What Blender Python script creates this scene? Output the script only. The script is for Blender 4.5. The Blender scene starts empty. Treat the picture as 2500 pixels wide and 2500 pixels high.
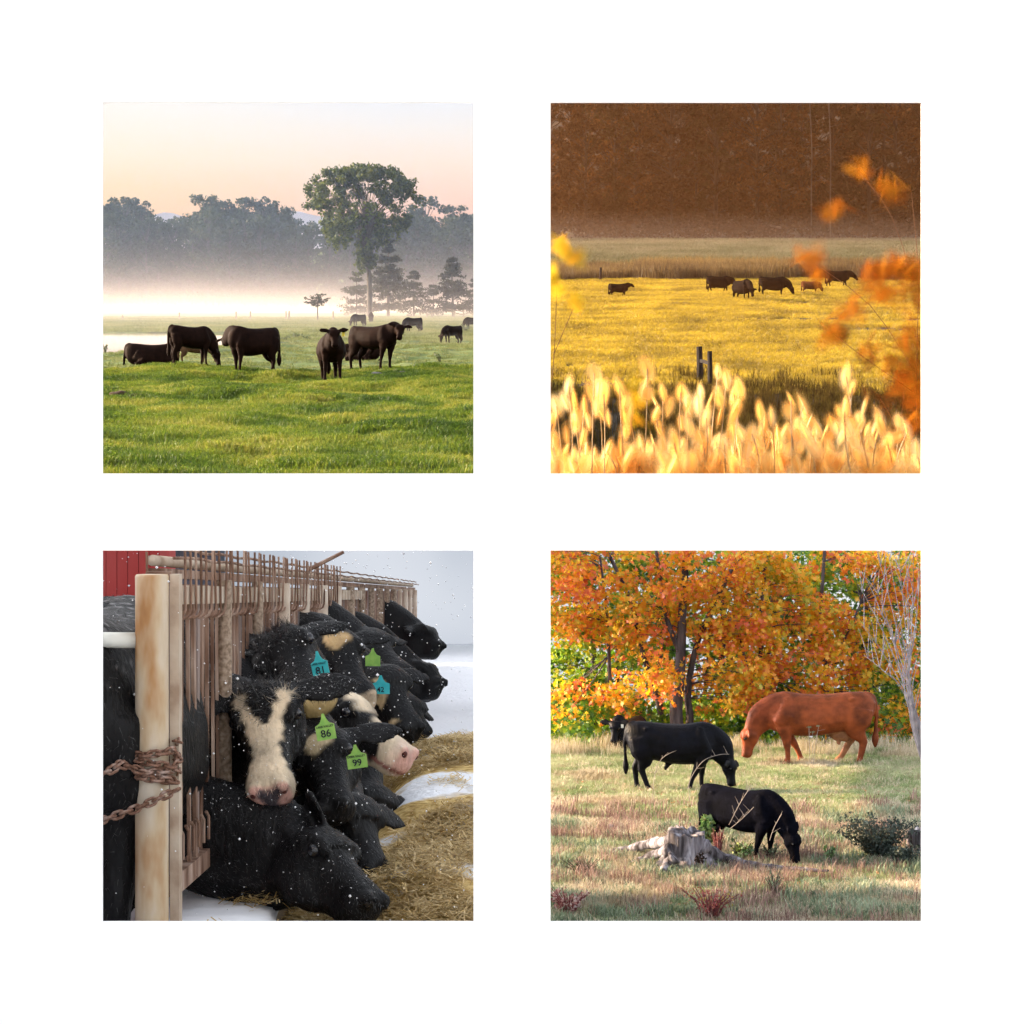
import bpy, bmesh, math, random
import numpy as np
from mathutils import Vector, Matrix, Euler

# ---------------------------------------------------------------- camera, world, sun, exposure
SC = bpy.context.scene
COL = SC.collection
EXPO = 1.97
SUN_AZ, SUN_EL = math.radians(-74), math.radians(19)      # azimuth from +Y towards +X
cam = bpy.data.cameras.new('camera'); cam_o = bpy.data.objects.new('camera', cam); COL.objects.link(cam_o)
cam_o.location = (0, 0, 0); cam_o.rotation_euler = (math.radians(90), 0, 0)
cam.angle = math.radians(30); cam.clip_start = 0.1; cam.clip_end = 4000
SC.camera = cam_o
w = bpy.data.worlds.new('World'); SC.world = w; w.use_nodes = True
nt = w.node_tree; bg = nt.nodes['Background']
sky = nt.nodes.new('ShaderNodeTexSky'); sky.sky_type = 'NISHITA'; sky.sun_disc = False
sky.sun_elevation = SUN_EL; sky.sun_rotation = SUN_AZ % (2*math.pi)
sky.air_density = 1.0; sky.dust_density = 4.0; sky.ozone_density = 1.0
hs = nt.nodes.new('ShaderNodeHueSaturation'); hs.inputs['Saturation'].default_value = 0.25
nt.links.new(sky.outputs[0], hs.inputs['Color']); nt.links.new(hs.outputs[0], bg.inputs[0])
bg.inputs[1].default_value = 0.15
sl = bpy.data.lights.new('sun', 'SUN'); sl.energy = 3.4; sl.angle = math.radians(0.6); sl.color = (1.0, 0.68, 0.36)
so = bpy.data.objects.new('sun', sl); COL.objects.link(so)
SUN_DIR = Vector((math.sin(SUN_AZ)*math.cos(SUN_EL), math.cos(SUN_AZ)*math.cos(SUN_EL), math.sin(SUN_EL)))
so.rotation_euler = SUN_DIR.to_track_quat('Z', 'Y').to_euler()
vs = SC.view_settings; vs.view_transform = 'Standard'; vs.look = 'None'; vs.exposure = EXPO; vs.gamma = 1.0; vs.use_curve_mapping = False
cy = SC.cycles
cy.max_bounces = 6; cy.diffuse_bounces = 2; cy.glossy_bounces = 2; cy.transmission_bounces = 4
cy.transparent_max_bounces = 24; cy.volume_bounces = 1; cy.use_denoising = True
cy.caustics_reflective = False; cy.caustics_refractive = False
cy.sample_clamp_indirect = 4.0; cy.use_adaptive_sampling = True; cy.adaptive_threshold = 0.03

# ---------------------------------------------------------------- picture geometry helpers
F = 1250/math.tan(math.radians(15)); K = 930/1932; FZ = F/K
ORG = dict(TL=(240, 240), TR=(1330, 240), BL=(240, 1330), BR=(1330, 1330))
def P(W, a, b, d):
    ox, oy = ORG[W]
    return Vector(((ox+a*K-1250)/F*d, d, (1250-oy-b*K)/F*d))
def lin(r, g, b):
    f = lambda c: (c/255/12.92) if c/255 <= .04045 else ((c/255+.055)/1.055)**2.4
    return (f(r), f(g), f(b), 1)

# ---------------------------------------------------------------- object helpers
def tag(o, label=None, cat=None, group=None, kind=None):
    if label: o['label'] = label
    if cat: o['category'] = cat
    if group: o['group'] = group
    if kind: o['kind'] = kind
    return o
def link(o, parent=None):
    COL.objects.link(o)
    if parent is not None: o.parent = parent
    return o
def empty(name, loc=(0, 0, 0), rz=0, **k):
    o = bpy.data.objects.new(name, None); o.location = loc; o.rotation_euler = (0, 0, rz); link(o); return tag(o, **k)
def mesh_of(name, V, Fs, mat=None, smooth=False):
    """V Nx3 array, Fs list of faces or an int array (M,k)"""
    me = bpy.data.meshes.new(name)
    V = np.asarray(V, dtype=np.float32)
    if isinstance(Fs, np.ndarray):
        m, k = Fs.shape
        me.vertices.add(len(V)); me.vertices.foreach_set('co', V.ravel())
        me.loops.add(m*k); me.loops.foreach_set('vertex_index', Fs.astype(np.int32).ravel())
        me.polygons.add(m); me.polygons.foreach_set('loop_start', np.arange(0, m*k, k, dtype=np.int32))
        me.polygons.foreach_set('loop_total', np.full(m, k, dtype=np.int32))
        me.update(calc_edges=True); me.validate()
    else:
        me.from_pydata([tuple(map(float, v)) for v in V], [], Fs)
    if smooth: me.polygons.foreach_set('use_smooth', np.ones(len(me.polygons), dtype=bool))
    if mat: me.materials.append(mat)
    return me
def obj(name, me, parent=None, loc=(0, 0, 0), **k):
    o = bpy.data.objects.new(name, me); o.location = loc; link(o, parent); return tag(o, **k)
class MB:
    """collects simple solids into one mesh"""
    def __init__(s): s.v = []; s.f = []
    def add(s, V, Fs):
        n = len(s.v); s.v += [tuple(p) for p in V]; s.f += [tuple(i+n for i in f) for f in Fs]; return s
    def box(s, lo, hi, M=None):
        V = [Vector((x, y, z)) for x in (lo[0], hi[0]) for y in (lo[1], hi[1]) for z in (lo[2], hi[2])]
        if M is not None: V = [M @ p for p in V]
        return s.add(V, [(0, 1, 3, 2), (4, 6, 7, 5), (0, 4, 5, 1), (2, 3, 7, 6), (0, 2, 6, 4), (1, 5, 7, 3)])
    def beam(s, a, b, w, h, up=Vector((0, 0, 1))):
        a, b = Vector(a), Vector(b); t = (b-a).normalized(); x = t.cross(up)
        if x.length < 1e-4: x = t.cross(Vector((1, 0, 0)))
        x.normalize(); u = x.cross(t)
        V = [p + x*(sx*w/2) + u*(sz*h/2) for p in (a, b) for sx, sz in ((-1, -1), (1, -1), (1, 1), (-1, 1))]
        return s.add(V, [(3, 2, 1, 0), (4, 5, 6, 7), (0, 1, 5, 4), (1, 2, 6, 5), (2, 3, 7, 6), (3, 0, 4, 7)])
    def tube(s, pts, rad, n=8, cap=True):
        pts = [Vector(p) for p in pts]; m = len(pts)
        if not hasattr(rad, '__len__'): rad = [rad]*m
        V = []; ref = Vector((0.31, 0.87, 0.21))
        for i, p in enumerate(pts):
            t = (pts[min(i+1, m-1)]-pts[max(i-1, 0)])
            if t.length < 1e-9: t = Vector((0, 0, 1))
            t.normalize(); x = t.cross(ref)
            if x.length < 1e-3: x = t.cross(Vector((1, 0, 0)))
            x.normalize(); y = t.cross(x)
            for j in range(n):
                a = 2*math.pi*j/n; V.append(p + (x*math.cos(a)+y*math.sin(a))*rad[i])
        Fs = [(i*n+j, i*n+(j+1) % n, (i+1)*n+(j+1) % n, (i+1)*n+j) for i in range(m-1) for j in range(n)]
        if cap: Fs += [tuple(range(n))[::-1], tuple((m-1)*n+j for j in range(n))]
        return s.add(V, Fs)
    def mesh(s, name, mat, smooth=False): return mesh_of(name, np.array(s.v).reshape(-1, 3), s.f, mat, smooth)
    def build(s, name, mat, parent=None, smooth=False, **k): return obj(name, s.mesh(name, mat, smooth), parent, **k)

def vnoise(x, y, seed=0):
    x = np.asarray(x, float); y = np.asarray(y, float)
    def h(i, j):
        n = (i.astype(np.int64)*374761393 + j.astype(np.int64)*668265263 + seed*974634777) & 0x7fffffff
        n = ((n ^ (n >> 13))*1274126177) & 0x7fffffff
        return ((n ^ (n >> 16)) & 0xffff)/65535.0
    i, j = np.floor(x), np.floor(y); fx, fy = x-i, y-j
    fx = fx*fx*(3-2*fx); fy = fy*fy*(3-2*fy)
    return (h(i, j)*(1-fx)+h(i+1, j)*fx)*(1-fy)+(h(i, j+1)*(1-fx)+h(i+1, j+1)*fx)*fy-0.5
def fbm(x, y, s, seed=0, o=3):
    r = 0
    for k in range(o): r = r+vnoise(np.asarray(x)*2**k/s, np.asarray(y)*2**k/s, seed+k*17)/2**k
    return r

# ---------------------------------------------------------------- materials
def newmat(name):
    m = bpy.data.materials.new(name); m.use_nodes = True
    t = m.node_tree; b = t.nodes['Principled BSDF']; return m, t, b
def nd(t, typ, **k):
    n = t.nodes.new(typ)
    for a, v in k.items(): setattr(n, a, v)
    return n
def ramp(t, src, stops):
    r = nd(t, 'ShaderNodeValToRGB'); e = r.color_ramp.elements
    e[0].position, e[0].color = stops[0]; e[1].position, e[1].color = stops[-1]
    for p, c in stops[1:-1]:
        q = e.new(p); q.color = c
    if src is not None: t.links.new(src, r.inputs[0])
    return r
def noise(t, scale, detail=3, coord='Position', dist=0.0, stretch=None):
    n = nd(t, 'ShaderNodeTexNoise'); n.inputs['Scale'].default_value = scale; n.inputs['Detail'].default_value = detail
    n.inputs['Distortion'].default_value = dist
    if coord == 'Position': c = nd(t, 'ShaderNodeNewGeometry').outputs['Position']
    else: c = nd(t, 'ShaderNodeTexCoord').outputs[coord]
    if stretch:
        m = nd(t, 'ShaderNodeMapping'); m.inputs['Scale'].default_value = stretch; t.links.new(c, m.inputs[0]); c = m.outputs[0]
    t.links.new(c, n.inputs['Vector']); return n
def c4(c): return tuple(c)[:3]+(1,)
def surf(name, cols, scale=3.0, rough=.8, bump=0.0, bscale=None, coord='Position', detail=4, spec=.3, stretch=None, metal=0, lo=.32, hi=.68):
    """noise-mottled solid surface"""
    m, t, b = newmat(name)
    n = noise(t, scale, detail, coord, stretch=stretch)
    k = len(cols)
    r = ramp(t, n.outputs[0], [(lo+(hi-lo)*i/max(1, k-1), c4(c)) for i, c in enumerate(cols)] if k > 1 else [(0, c4(cols[0])), (1, c4(cols[0]))])
    t.links.new(r.outputs[0], b.inputs['Base Color'])
    b.inputs['Roughness'].default_value = rough; b.inputs['Specular IOR Level'].default_value = spec; b.inputs['Metallic'].default_value = metal
    if bump:
        n2 = noise(t, bscale or scale*6, 4, coord, stretch=stretch); bp = nd(t, 'ShaderNodeBump'); bp.inputs['Strength'].default_value = bump
        bp.inputs['Distance'].default_value = 0.02
        t.links.new(n2.outputs[0], bp.inputs['Height']); t.links.new(bp.outputs[0], b.inputs['Normal'])
    return m
def leafmat(name, cols, scale=1.0, trans=.4, rough=.6, detail=3, lo=.3, hi=.7, rnd=0.5, attr=None, gloss=.06):
    """foliage: diffuse + translucent + a little gloss; colour from world noise mixed with a per-leaf random"""
    m, t, b = newmat(name); t.nodes.remove(b); out = t.nodes['Material Output']
    n = noise(t, scale, detail)
    g = nd(t, 'ShaderNodeNewGeometry'); mx = nd(t, 'ShaderNodeMath', operation='MULTIPLY_ADD'); 
    t.links.new(g.outputs['Random Per Island'], mx.inputs[0]); mx.inputs[1].default_value = rnd*.6; 
    ad = nd(t, 'ShaderNodeMath', operation='SUBTRACT'); t.links.new(n.outputs[0], ad.inputs[0]); ad.inputs[1].default_value = rnd*.3
    t.links.new(ad.outputs[0], mx.inputs[2])
    k = len(cols); r = ramp(t, mx.outputs[0], [(lo+(hi-lo)*i/max(1, k-1), c4(c)) for i, c in enumerate(cols)])
    col = r.outputs[0]
    d = nd(t, 'ShaderNodeBsdfDiffuse'); tr = nd(t, 'ShaderNodeBsdfTranslucent'); gl = nd(t, 'ShaderNodeBsdfGlossy')
    gl.inputs['Roughness'].default_value = rough; gl.inputs['Color'].default_value = (1, 1, 1, 1)
    t.links.new(col, d.inputs[0]); t.links.new(col, tr.inputs[0])
    m1 = nd(t, 'ShaderNodeMixShader'); m1.inputs[0].default_value = trans; t.links.new(d.outputs[0], m1.inputs[1]); t.links.new(tr.outputs[0], m1.inputs[2])
    m2 = nd(t, 'ShaderNodeMixShader'); m2.inputs[0].default_value = gloss; t.links.new(m1.outputs[0], m2.inputs[1]); t.links.new(gl.outputs[0], m2.inputs[2])
    t.links.new(m2.outputs[0], out.inputs[0]); return m
def glow(name, setup):
    """the sky: an emitting backdrop; setup(t) returns a colour socket (values as seen at exposure 0)"""
    m, t, b = newmat(name); t.nodes.remove(b); e = nd(t, 'ShaderNodeEmission'); t.links.new(setup(t), e.inputs[0])
    e.inputs[1].default_value = 1/2**EXPO; t.links.new(e.outputs[0], t.nodes['Material Output'].inputs[0]); return m
def volmat(name, col, dens, aniso=0.0):
    m, t, b = newmat(name); t.nodes.remove(b); v = nd(t, 'ShaderNodeVolumePrincipled')
    v.inputs['Color'].default_value = c4(col); v.inputs['Density'].default_value = dens; v.inputs['Anisotropy'].default_value = aniso
    t.links.new(v.outputs[0], t.nodes['Material Output'].inputs['Volume']); return m

# ---------------------------------------------------------------- scatter (grass and the like, uncountable)
_src = {}
def scatter(name, pts, scale, yaw, source, label, cat='grass', tilt=None, parent=None):
    pts = np.asarray(pts, np.float32); n = len(pts)
    me = bpy.data.meshes.new(name); me.vertices.add(n); me.vertices.foreach_set('co', pts.ravel())
    a = me.attributes.new('sc', 'FLOAT', 'POINT'); a.data.foreach_set('value', np.asarray(scale, np.float32))
    rot = np.zeros((n, 3), np.float32); rot[:, 2] = yaw
    if tilt is not None: rot[:, 0] = tilt
    a = me.attributes.new('rt', 'FLOAT_VECTOR', 'POINT'); a.data.foreach_set('vector', rot.ravel())
    o = bpy.data.objects.new(name, me); link(o, parent); tag(o, label, cat if parent is None else None, kind='stuff')
    g = bpy.data.node_groups.new(name, 'GeometryNodeTree')
    g.interface.new_socket('Geometry', in_out='INPUT', socket_type='NodeSocketGeometry'); g.interface.new_socket('Geometry', in_out='OUTPUT', socket_type='NodeSocketGeometry')
    i = g.nodes.new('NodeGroupInput'); q = g.nodes.new('NodeGroupOutput'); ip = g.nodes.new('GeometryNodeInstanceOnPoints'); oi = g.nodes.new('GeometryNodeObjectInfo')
    oi.inputs['Object'].default_value = source
    s = g.nodes.new('GeometryNodeInputNamedAttribute'); s.data_type = 'FLOAT'; s.inputs['Name'].default_value = 'sc'
    r = g.nodes.new('GeometryNodeInputNamedAttribute'); r.data_type = 'FLOAT_VECTOR'; r.inputs['Name'].default_value = 'rt'
    g.links.new(i.outputs[0], ip.inputs['Points']); g.links.new(oi.outputs['Geometry'], ip.inputs['Instance'])
    g.links.new(r.outputs['Attribute'], ip.inputs['Rotation']); g.links.new(s.outputs['Attribute'], ip.inputs['Scale'])
    g.links.new(ip.outputs[0], q.inputs[0]); mod = o.modifiers.new('scatter', 'NODES'); mod.node_group = g
    return o
def hidden_source(name, me): return bpy.data.objects.new(name, me)
def blades(rng, n, r, h, wd, bend=.5, hj=.5):
    """a tuft of n bent blades: quads then a tip"""
    a = rng.uniform(0, 6.283, n); rr = r*np.sqrt(rng.uniform(0, 1, n)); hh = h*(1-hj*rng.uniform(0, 1, n)); b = rng.uniform(0, 6.283, n); bd = bend*rng.uniform(.2, 1, n)*hh
    bx, by = rr*np.cos(a), rr*np.sin(a); sx, sy = -np.sin(b)*wd/2, np.cos(b)*wd/2; dx, dy = np.cos(b)*bd, np.sin(b)*bd
    V = np.zeros((n, 5, 3)); 
    V[:, 0] = np.stack([bx-sx, by-sy, 0*hh], 1); V[:, 1] = np.stack([bx+sx, by+sy, 0*hh], 1)
    V[:, 2] = np.stack([bx+sx*.8+dx*.35, by+sy*.8+dy*.35, hh*.6], 1); V[:, 3] = np.stack([bx-sx*.8+dx*.35, by-sy*.8+dy*.35, hh*.6], 1)
    V[:, 4] = np.stack([bx+dx, by+dy, hh*(1-.3*bend)], 1)
    fs = []
    for i in range(n): k = i*5; fs += [(k, k+1, k+2, k+3), (k+3, k+2, k+4)]
    return V.reshape(-1, 3), fs
LEAF4 = np.array([(-.5, 0, 0), (0, -.32, .06), (.5, 0, -.05), (0, .32, .06)])
MAPLE = np.array([(0, -.5, 0), (.12, -.18, 0), (.42, -.3, .05), (.3, -.05, .03), (.52, .16, .06), (.2, .16, 0), (0, .55, .05), (-.2, .16, 0), (-.52, .16, .06), (-.3, -.05, .03), (-.42, -.3, .05), (-.12, -.18, 0)])
def leaves(C, size, rng, shape=LEAF4, flat=0.0, jit=.35, droop=None):
    """leaf faces at centres C, random orientation; flat>0 turns them towards horizontal"""
    n = len(C); k = len(shape)
    q = rng.normal(size=(n, 3)); q[:, 2] += flat*2; q /= np.linalg.norm(q, axis=1)[:, None]
    h = rng.normal(size=(n, 3)); x = np.cross(q, h); x /= np.linalg.norm(x, axis=1)[:, None]; y = np.cross(q, x)
    s = size*(1+jit*rng.uniform(-1, 1, n))
    V = C[:, None, :] + s[:, None, None]*(shape[None, :, 0:1]*x[:, None]+shape[None, :, 1:2]*y[:, None]+shape[None, :, 2:3]*q[:, None])
    return V.reshape(-1, 3), np.arange(n*k).reshape(n, k)
def ball(rng, n, c, r):
    v = rng.normal(size=(n, 3)); v /= np.linalg.norm(v, axis=1)[:, None]; return np.asarray(c)+v*np.asarray(r)*(rng.uniform(0, 1, n)**.45)[:, None]
# ---------------------------------------------------------------- the white wall with its four openings, a pale floor added before it to bounce light
M_wall = surf('wall_paint', [(.86, .86, .86), (.88, .88, .88)], 2, rough=.9, spec=.1)
def build_wall():
    y0, y1 = 5.0, 5.008; s = y0/F
    xs = [-2.6, (250-1250)*s, (1156-1250)*s, (1344-1250)*s, (2250-1250)*s, 2.6]; zs = [-1.6] + xs[1:5] + [1.75]
    V = []; Fs = []
    for y in (y0, y1):
        for z in zs:
            for x in xs: V.append((x, y, z))
    hole = lambda i, j: i in (1, 3) and j in (1, 3)
    solid = lambda i, j: 0 <= i < 5 and 0 <= j < 5 and not hole(i, j)
    id_ = lambda i, j, b: b*36+j*6+i
    for j in range(5):
        for i in range(5):
            if not solid(i, j): continue
            Fs.append((id_(i, j, 0), id_(i+1, j, 0), id_(i+1, j+1, 0), id_(i, j+1, 0)))
            Fs.append((id_(i, j, 1), id_(i, j+1, 1), id_(i+1, j+1, 1), id_(i+1, j, 1)))
            if not solid(i-1, j): Fs.append((id_(i, j, 0), id_(i, j+1, 0), id_(i, j+1, 1), id_(i, j, 1)))
            if not solid(i+1, j): Fs.append((id_(i+1, j, 1), id_(i+1, j+1, 1), id_(i+1, j+1, 0), id_(i+1, j, 0)))
            if not solid(i, j-1): Fs.append((id_(i, j, 1), id_(i+1, j, 1), id_(i+1, j, 0), id_(i, j, 0)))
            if not solid(i, j+1): Fs.append((id_(i, j+1, 0), id_(i+1, j+1, 0), id_(i+1, j+1, 1), id_(i, j+1, 1)))
    obj('wall', mesh_of('wall', V, Fs, M_wall), label='tall plain white wall panel with four square openings onto the pastures', cat='wall')
build_wall()
M_bounce = surf('pale_bounce_floor', [(.70, .69, .66), (.78, .77, .75)], 1.5, rough=.9)  # reflector floor added to throw light onto the wall, out of view
MB().box((-30, -40, -1.9), (30, 5.04, -1.6)).build('bounce_floor', M_bounce, kind='structure')

# ---------------------------------------------------------------- terrain of the four places
def z_of_row(W, b, d): return (1250-ORG[W][1]-b*K)/F*d
_tlp = [(d, 1047+2.19*FZ/d) for d in range(14, 181, 2)]+[(215, 1136), (250, 1112), (300, 1092), (360, 1084), (436, 1080), (455, 900), (475, 720), (520, 700)]
_tlz = (np.array([p[0] for p in _tlp]), np.array([z_of_row('TL', p[1], p[0]) for p in _tlp]))
def in_pond(x, y, grow=0):
    b = 1047+2.19*FZ/y; a = (x/y*F+1250-240)/K
    return (a < 690+grow+12*np.sin(b*.09)) & (b > 1186-grow*.1) & (b < 1288+grow*.3+5*np.sin(a*.03)) & ((a < 560) | (b < 1276+grow*.3-(a-560)*.2))
def z_tl(x, y):
    x = np.asarray(x, float); y = np.asarray(y, float)
    z = np.interp(y, *_tlz)
    amp = np.clip((y-16)/20, 0, 1)*np.clip((230-y)/120, .25, 1)
    z = z+amp*(.34*fbm(x, y, 3.4, 3)+.12*fbm(x*1.3, y*.9, 1.0, 9, 2))
    return np.where(in_pond(x, y), np.interp(y, *_tlz)-.3, np.where(in_pond(x, y, 40), np.interp(y, *_tlz)+.02+.06*fbm(x, y, 2, 8, 2), z))
_trp = [(40, 2600), (53, 1935), (60, 1755), (66, 1640), (70, 1545), (76, 388+8.28*FZ/76)]+[(d, 388+8.28*FZ/d) for d in range(80, 242, 4)]+[(260, 690), (284, 660), (300, 300), (345, -60)]
_trz = (np.array([p[0] for p in _trp]), np.array([z_of_row('TR', p[1], p[0]) for p in _trp]))
def z_tr(x, y):
    return np.interp(y, *_trz)+.12*fbm(x, y, 5, 21)*np.clip((230-np.asarray(y, float))/80, 0, 1)
def z_br(x, y):
    x = np.asarray(x, float); y = np.asarray(y, float)
    return -5.1+.10*fbm(x, y, 3, 31)+.03*fbm(x, y, .7, 5, 2)-.30*np.clip(y-41, 0, 3.2)-.02*np.clip(y-40.5, 0, 20)
def z_bl(x, y):
    x = np.asarray(x, float); k = 1/(1+np.exp((x+1.22)*30)); return -1.56-.06*k-(.014+.0295*k)*(np.asarray(y, float)-7)+.03*fbm(x, y, 1.2, 41)
def on(f, x, y): return float(f(np.array([x]), np.array([y]))[0])
def sheet(name, zf, ys, xlo, xhi, nx, mat, skirt=1.2):
    ys = np.asarray(ys, float); t = np.linspace(0, 1, nx)
    lo = np.array([xlo(y) for y in ys]); hi = np.array([xhi(y) for y in ys])
    X = lo[:, None]*(1-t)+hi[:, None]*t; Y = np.repeat(ys[:, None], nx, 1); Z = zf(X, Y)
    V = np.stack([X, Y, Z], 2).reshape(-1, 3); ny = len(ys)
    i, j = np.meshgrid(np.arange(nx-1), np.arange(ny-1)); a = (j*nx+i).ravel()
    Fs = np.stack([a, a+1, a+nx+1, a+nx], 1)
    # closed underside so that the sheet is a slab of earth
    n = len(V); B = V.copy(); B[:, 2] -= skirt; Fb = Fs[:, ::-1]+n
    ring = list(range(nx))+[r*nx+nx-1 for r in range(1, ny)]+[(ny-1)*nx+c for c in range(nx-2, -1, -1)]+[r*nx for r in range(ny-2, 0, -1)]
    side = np.array([(ring[q], ring[q]+n, ring[(q+1) % len(ring)]+n, ring[(q+1) % len(ring)]) for q in range(len(ring))])
    return obj(name, mesh_of(name, np.vstack([V, B]), np.vstack([Fs, Fb, side]), mat, True), kind='structure')
geo = lambda a, b, n: np.exp(np.linspace(math.log(a), math.log(b), n))
# ---------------------------------------------------------------- cattle
def loft(bm, pts, rad, n=12, up=Vector((0, 0, 1)), pw=2.3, egg=0.0, fix=None):
    pts = [Vector(p) for p in pts]; m = len(pts); rings = []
    for i, p in enumerate(pts):
        t = (pts[min(i+1, m-1)]-pts[max(i-1, 0)]).normalized()
        if fix is not None: t = fix
        x = t.cross(up)
        if x.length < .05: x = t.cross(Vector((1, 0, 0.2)))
        x.normalize(); u = x.cross(t)
        a, b = rad[i] if hasattr(rad[i], '__len__') else (rad[i], rad[i])
        r = []
        for j in range(n):
            th = 2*math.pi*j/n; c, s = math.cos(th), math.sin(th)
            c = math.copysign(abs(c)**(2/pw), c); s = math.copysign(abs(s)**(2/pw), s)
            r.append(bm.verts.new(p+x*(b*c*(1-egg*max(s, -.35)))+u*(a*s)))
        rings.append(r)
    for i in range(m-1):
        for j in range(n): bm.faces.new((rings[i][j], rings[i][(j+1) % n], rings[i+1][(j+1) % n], rings[i+1][j]))
    bm.faces.new(rings[0][::-1]); bm.faces.new(rings[-1])
def smoothpath(pts, k=3):
    """Catmull-Rom refinement of points"""
    pts = [Vector(p) for p in pts]; out = []
    for i in range(len(pts)-1):
        p0, p1, p2, p3 = pts[max(i-1, 0)], pts[i], pts[i+1], pts[min(i+2, len(pts)-1)]
        for q in range(k):
            t = q/k; out.append(.5*((2*p1)+(p2-p0)*t+(2*p0-5*p1+4*p2-p3)*t*t+(3*p1-p0-3*p2+p3)*t**3))
    return out+[pts[-1]]
def srad(r, k=3):
    out = []
    for i in range(len(r)-1):
        for q in range(k):
            t = q/k; t = t*t*(3-2*t); out.append(tuple(a*(1-t)+b*t for a, b in zip(r[i], r[i+1])))
    return out+[r[-1]]
HEADS = dict(graze=((1.15, 0, .64), (1.21, 0, .13)), up=((1.10, 0, 1.36), (1.52, 0, 1.12)), fwd=((1.25, 0, 1.02), (1.68, 0, .72)), low=((1.22, 0, .80), (1.55, 0, .42)))
def head_frame(poll, muz, hint):
    d = (muz-poll); L = d.length; d.normalize(); side = d.cross(hint).normalized(); up = side.cross(d)
    return d, side, up, L
def cow_mesh(name, mat, head='graze', poll=None, muzzle=None, hint=(0.3, 0, 1), feet=((0, 0),)*4, belly=1.0, udder=False, sheath=False,
             tail=0.0, lying=False, voxel=.022, legs=True, paint=None, ear=1.2, eard=(-.12, -.1), neckmid=None, crest=0.0, thin=1.0, earfix=None, headr=1.0, nbase=None, npre=None, nr=1.0, lift=0.0):
    bm = bmesh.new(); vv = voxel
    if poll is None: poll, muzzle = HEADS[head]
    poll, muz, hint = Vector(poll), Vector(muzzle), Vector(hint)
    dz = -.50 if lying else 0
    # trunk
    T_ = [(-.885, 1.12, .96, .06), (-.855, 1.20, .84, .13), (-.79, 1.265, .70, .20), (-.66, 1.31, .61, .25), (-.45, 1.295, .55, .28), (-.15, 1.265, .49, .325), (.12, 1.26, .46, .335), (.36, 1.285, .465, .295), (.54, 1.315, .50, .25), (.68, 1.26, .55, .205), (.80, 1.15, .62, .15), (.87, 1.02, .72, .07)]
    R = [(t[0], (t[1]+t[2]+lift)/2, (t[1]-t[2]-lift)/2, t[3]) for t in T_]
    bl = lambda r: belly if -.5 < r[0] < .4 else 1
    loft(bm, smoothpath([(r[0], 0, r[1]+dz-(r[2]*(bl(r)-1))) for r in R], 2), srad([(r[2]*bl(r), r[3]*thin*bl(r)) for r in R], 2), 20, pw=2.45, egg=.16, fix=Vector((1, 0, 0)))
    if not lying:
        for s in (-1, 1):
            loft(bm, [(-.64, s*.15*thin, 1.17), (-.50, s*.205*thin, 1.185), (-.34, s*.17*thin, 1.15)], [.02, .036, .02], 8)
            loft(bm, [(-.875, s*.07*thin, 1.10), (-.83, s*.10*thin, 1.09), (-.70, s*.13*thin, 1.07)], [.025, .055, .05], 8)
            loft(bm, [(.50, s*.17*thin, 1.22), (.47, s*.215*thin, 1.06), (.50, s*.235*thin, .90), (.60, s*.215*thin, .76), (.58, s*.17*thin, .66)], [(.05, .03), (.13, .06), (.16, .075), (.13, .075), (.06, .05)], 10, up=Vector((1, 0, .2)))
    # neck
    base = Vector((.56, 0, 1.02+dz)); pre = Vector((.30, 0, 1.0+dz))
    if nbase: base = Vector(nbase)
    if npre: pre = Vector(npre)
    mid = Vector(neckmid) if neckmid else base*.5+poll*.5+Vector((.0, 0, .0 if poll.z > 1.1 else .06))
    hd, hs_, hu, L = head_frame(poll, muz, hint)
    nend = poll+hd*(.10*L)-hu*.075*headr
    loft(bm, smoothpath([pre, base, mid, nend], 4), srad([(.27*nr, .17*nr), (.285*nr, .18*nr), ((.25+crest)*(.5+.5*nr), .155), (.135*headr, .105*headr)], 4), 14)
    # head
    q = headr
    H = [(-.05, .045, .06, .0), (.0, .085, .095, -.005), (.08, .115, .118, -.018), (.18, .135, .124, -.04), (.28, .135, .112, -.055), (.42, .112, .088, -.05), (.58, .088, .072, -.036), (.74, .078, .070, -.028), (.86, .079, .082, -.026), (.94, .070, .080, -.022), (.99, .054, .064, -.018), (1.025, .034, .042, -.014), (1.04, .014, .02, -.012)]
    loft(bm, [poll+hd*(h[0]*L)+hu*h[3]*q for h in H], [(h[1]*q*1.05, h[2]*q*1.05) for h in H], 18, up=hu, pw=2.35, egg=-.08)
    for s in (-1, 1):        # nostrils' rims
        c = poll+hd*(.965*L)+hu*.028*q+hs_*(.046*s)*q; loft(bm, [c-hd*.03*q, c, c+hd*.024*q], [.012*q, .03*q, .014*q], 8, up=hu)
    # jaw muscle and brow
    for s in (-1, 1):
        c = poll+hd*(.24*L)-hu*.10*q+hs_*(.052*s)*q
        loft(bm, [c-hd*.10*q, c-hd*.05*q, c+hd*.05*q, c+hd*.13*q], [.03*q, .075*q, .07*q, .02*q], 10, up=hu)
        e = poll+hd*(.275*L)+hu*.045*q+hs_*(.094*s)*q
        loft(bm, [e-hd*.045*q, e, e+hd*.05*q], [.012*q, .030*q, .012*q], 8, up=hu)
        # ears
        eo, eb = eard
        a = poll+hd*(.035*L)+hs_*(.085*s)*q
        ax = (hs_*s*1.0+hd*(-eb)*1.0+Vector((0, 0, 1))*eo)
        if earfix and s in earfix: ax = Vector(earfix[s])
        ax.normalize()
        n0 = ax.cross(hd).normalized()
        t = max(.016, vv*1.05)
        prof = [(-.02, .030), (.05, .048), (.11, .066), (.165, .060), (.21, .034), (.235, .010)]
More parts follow.
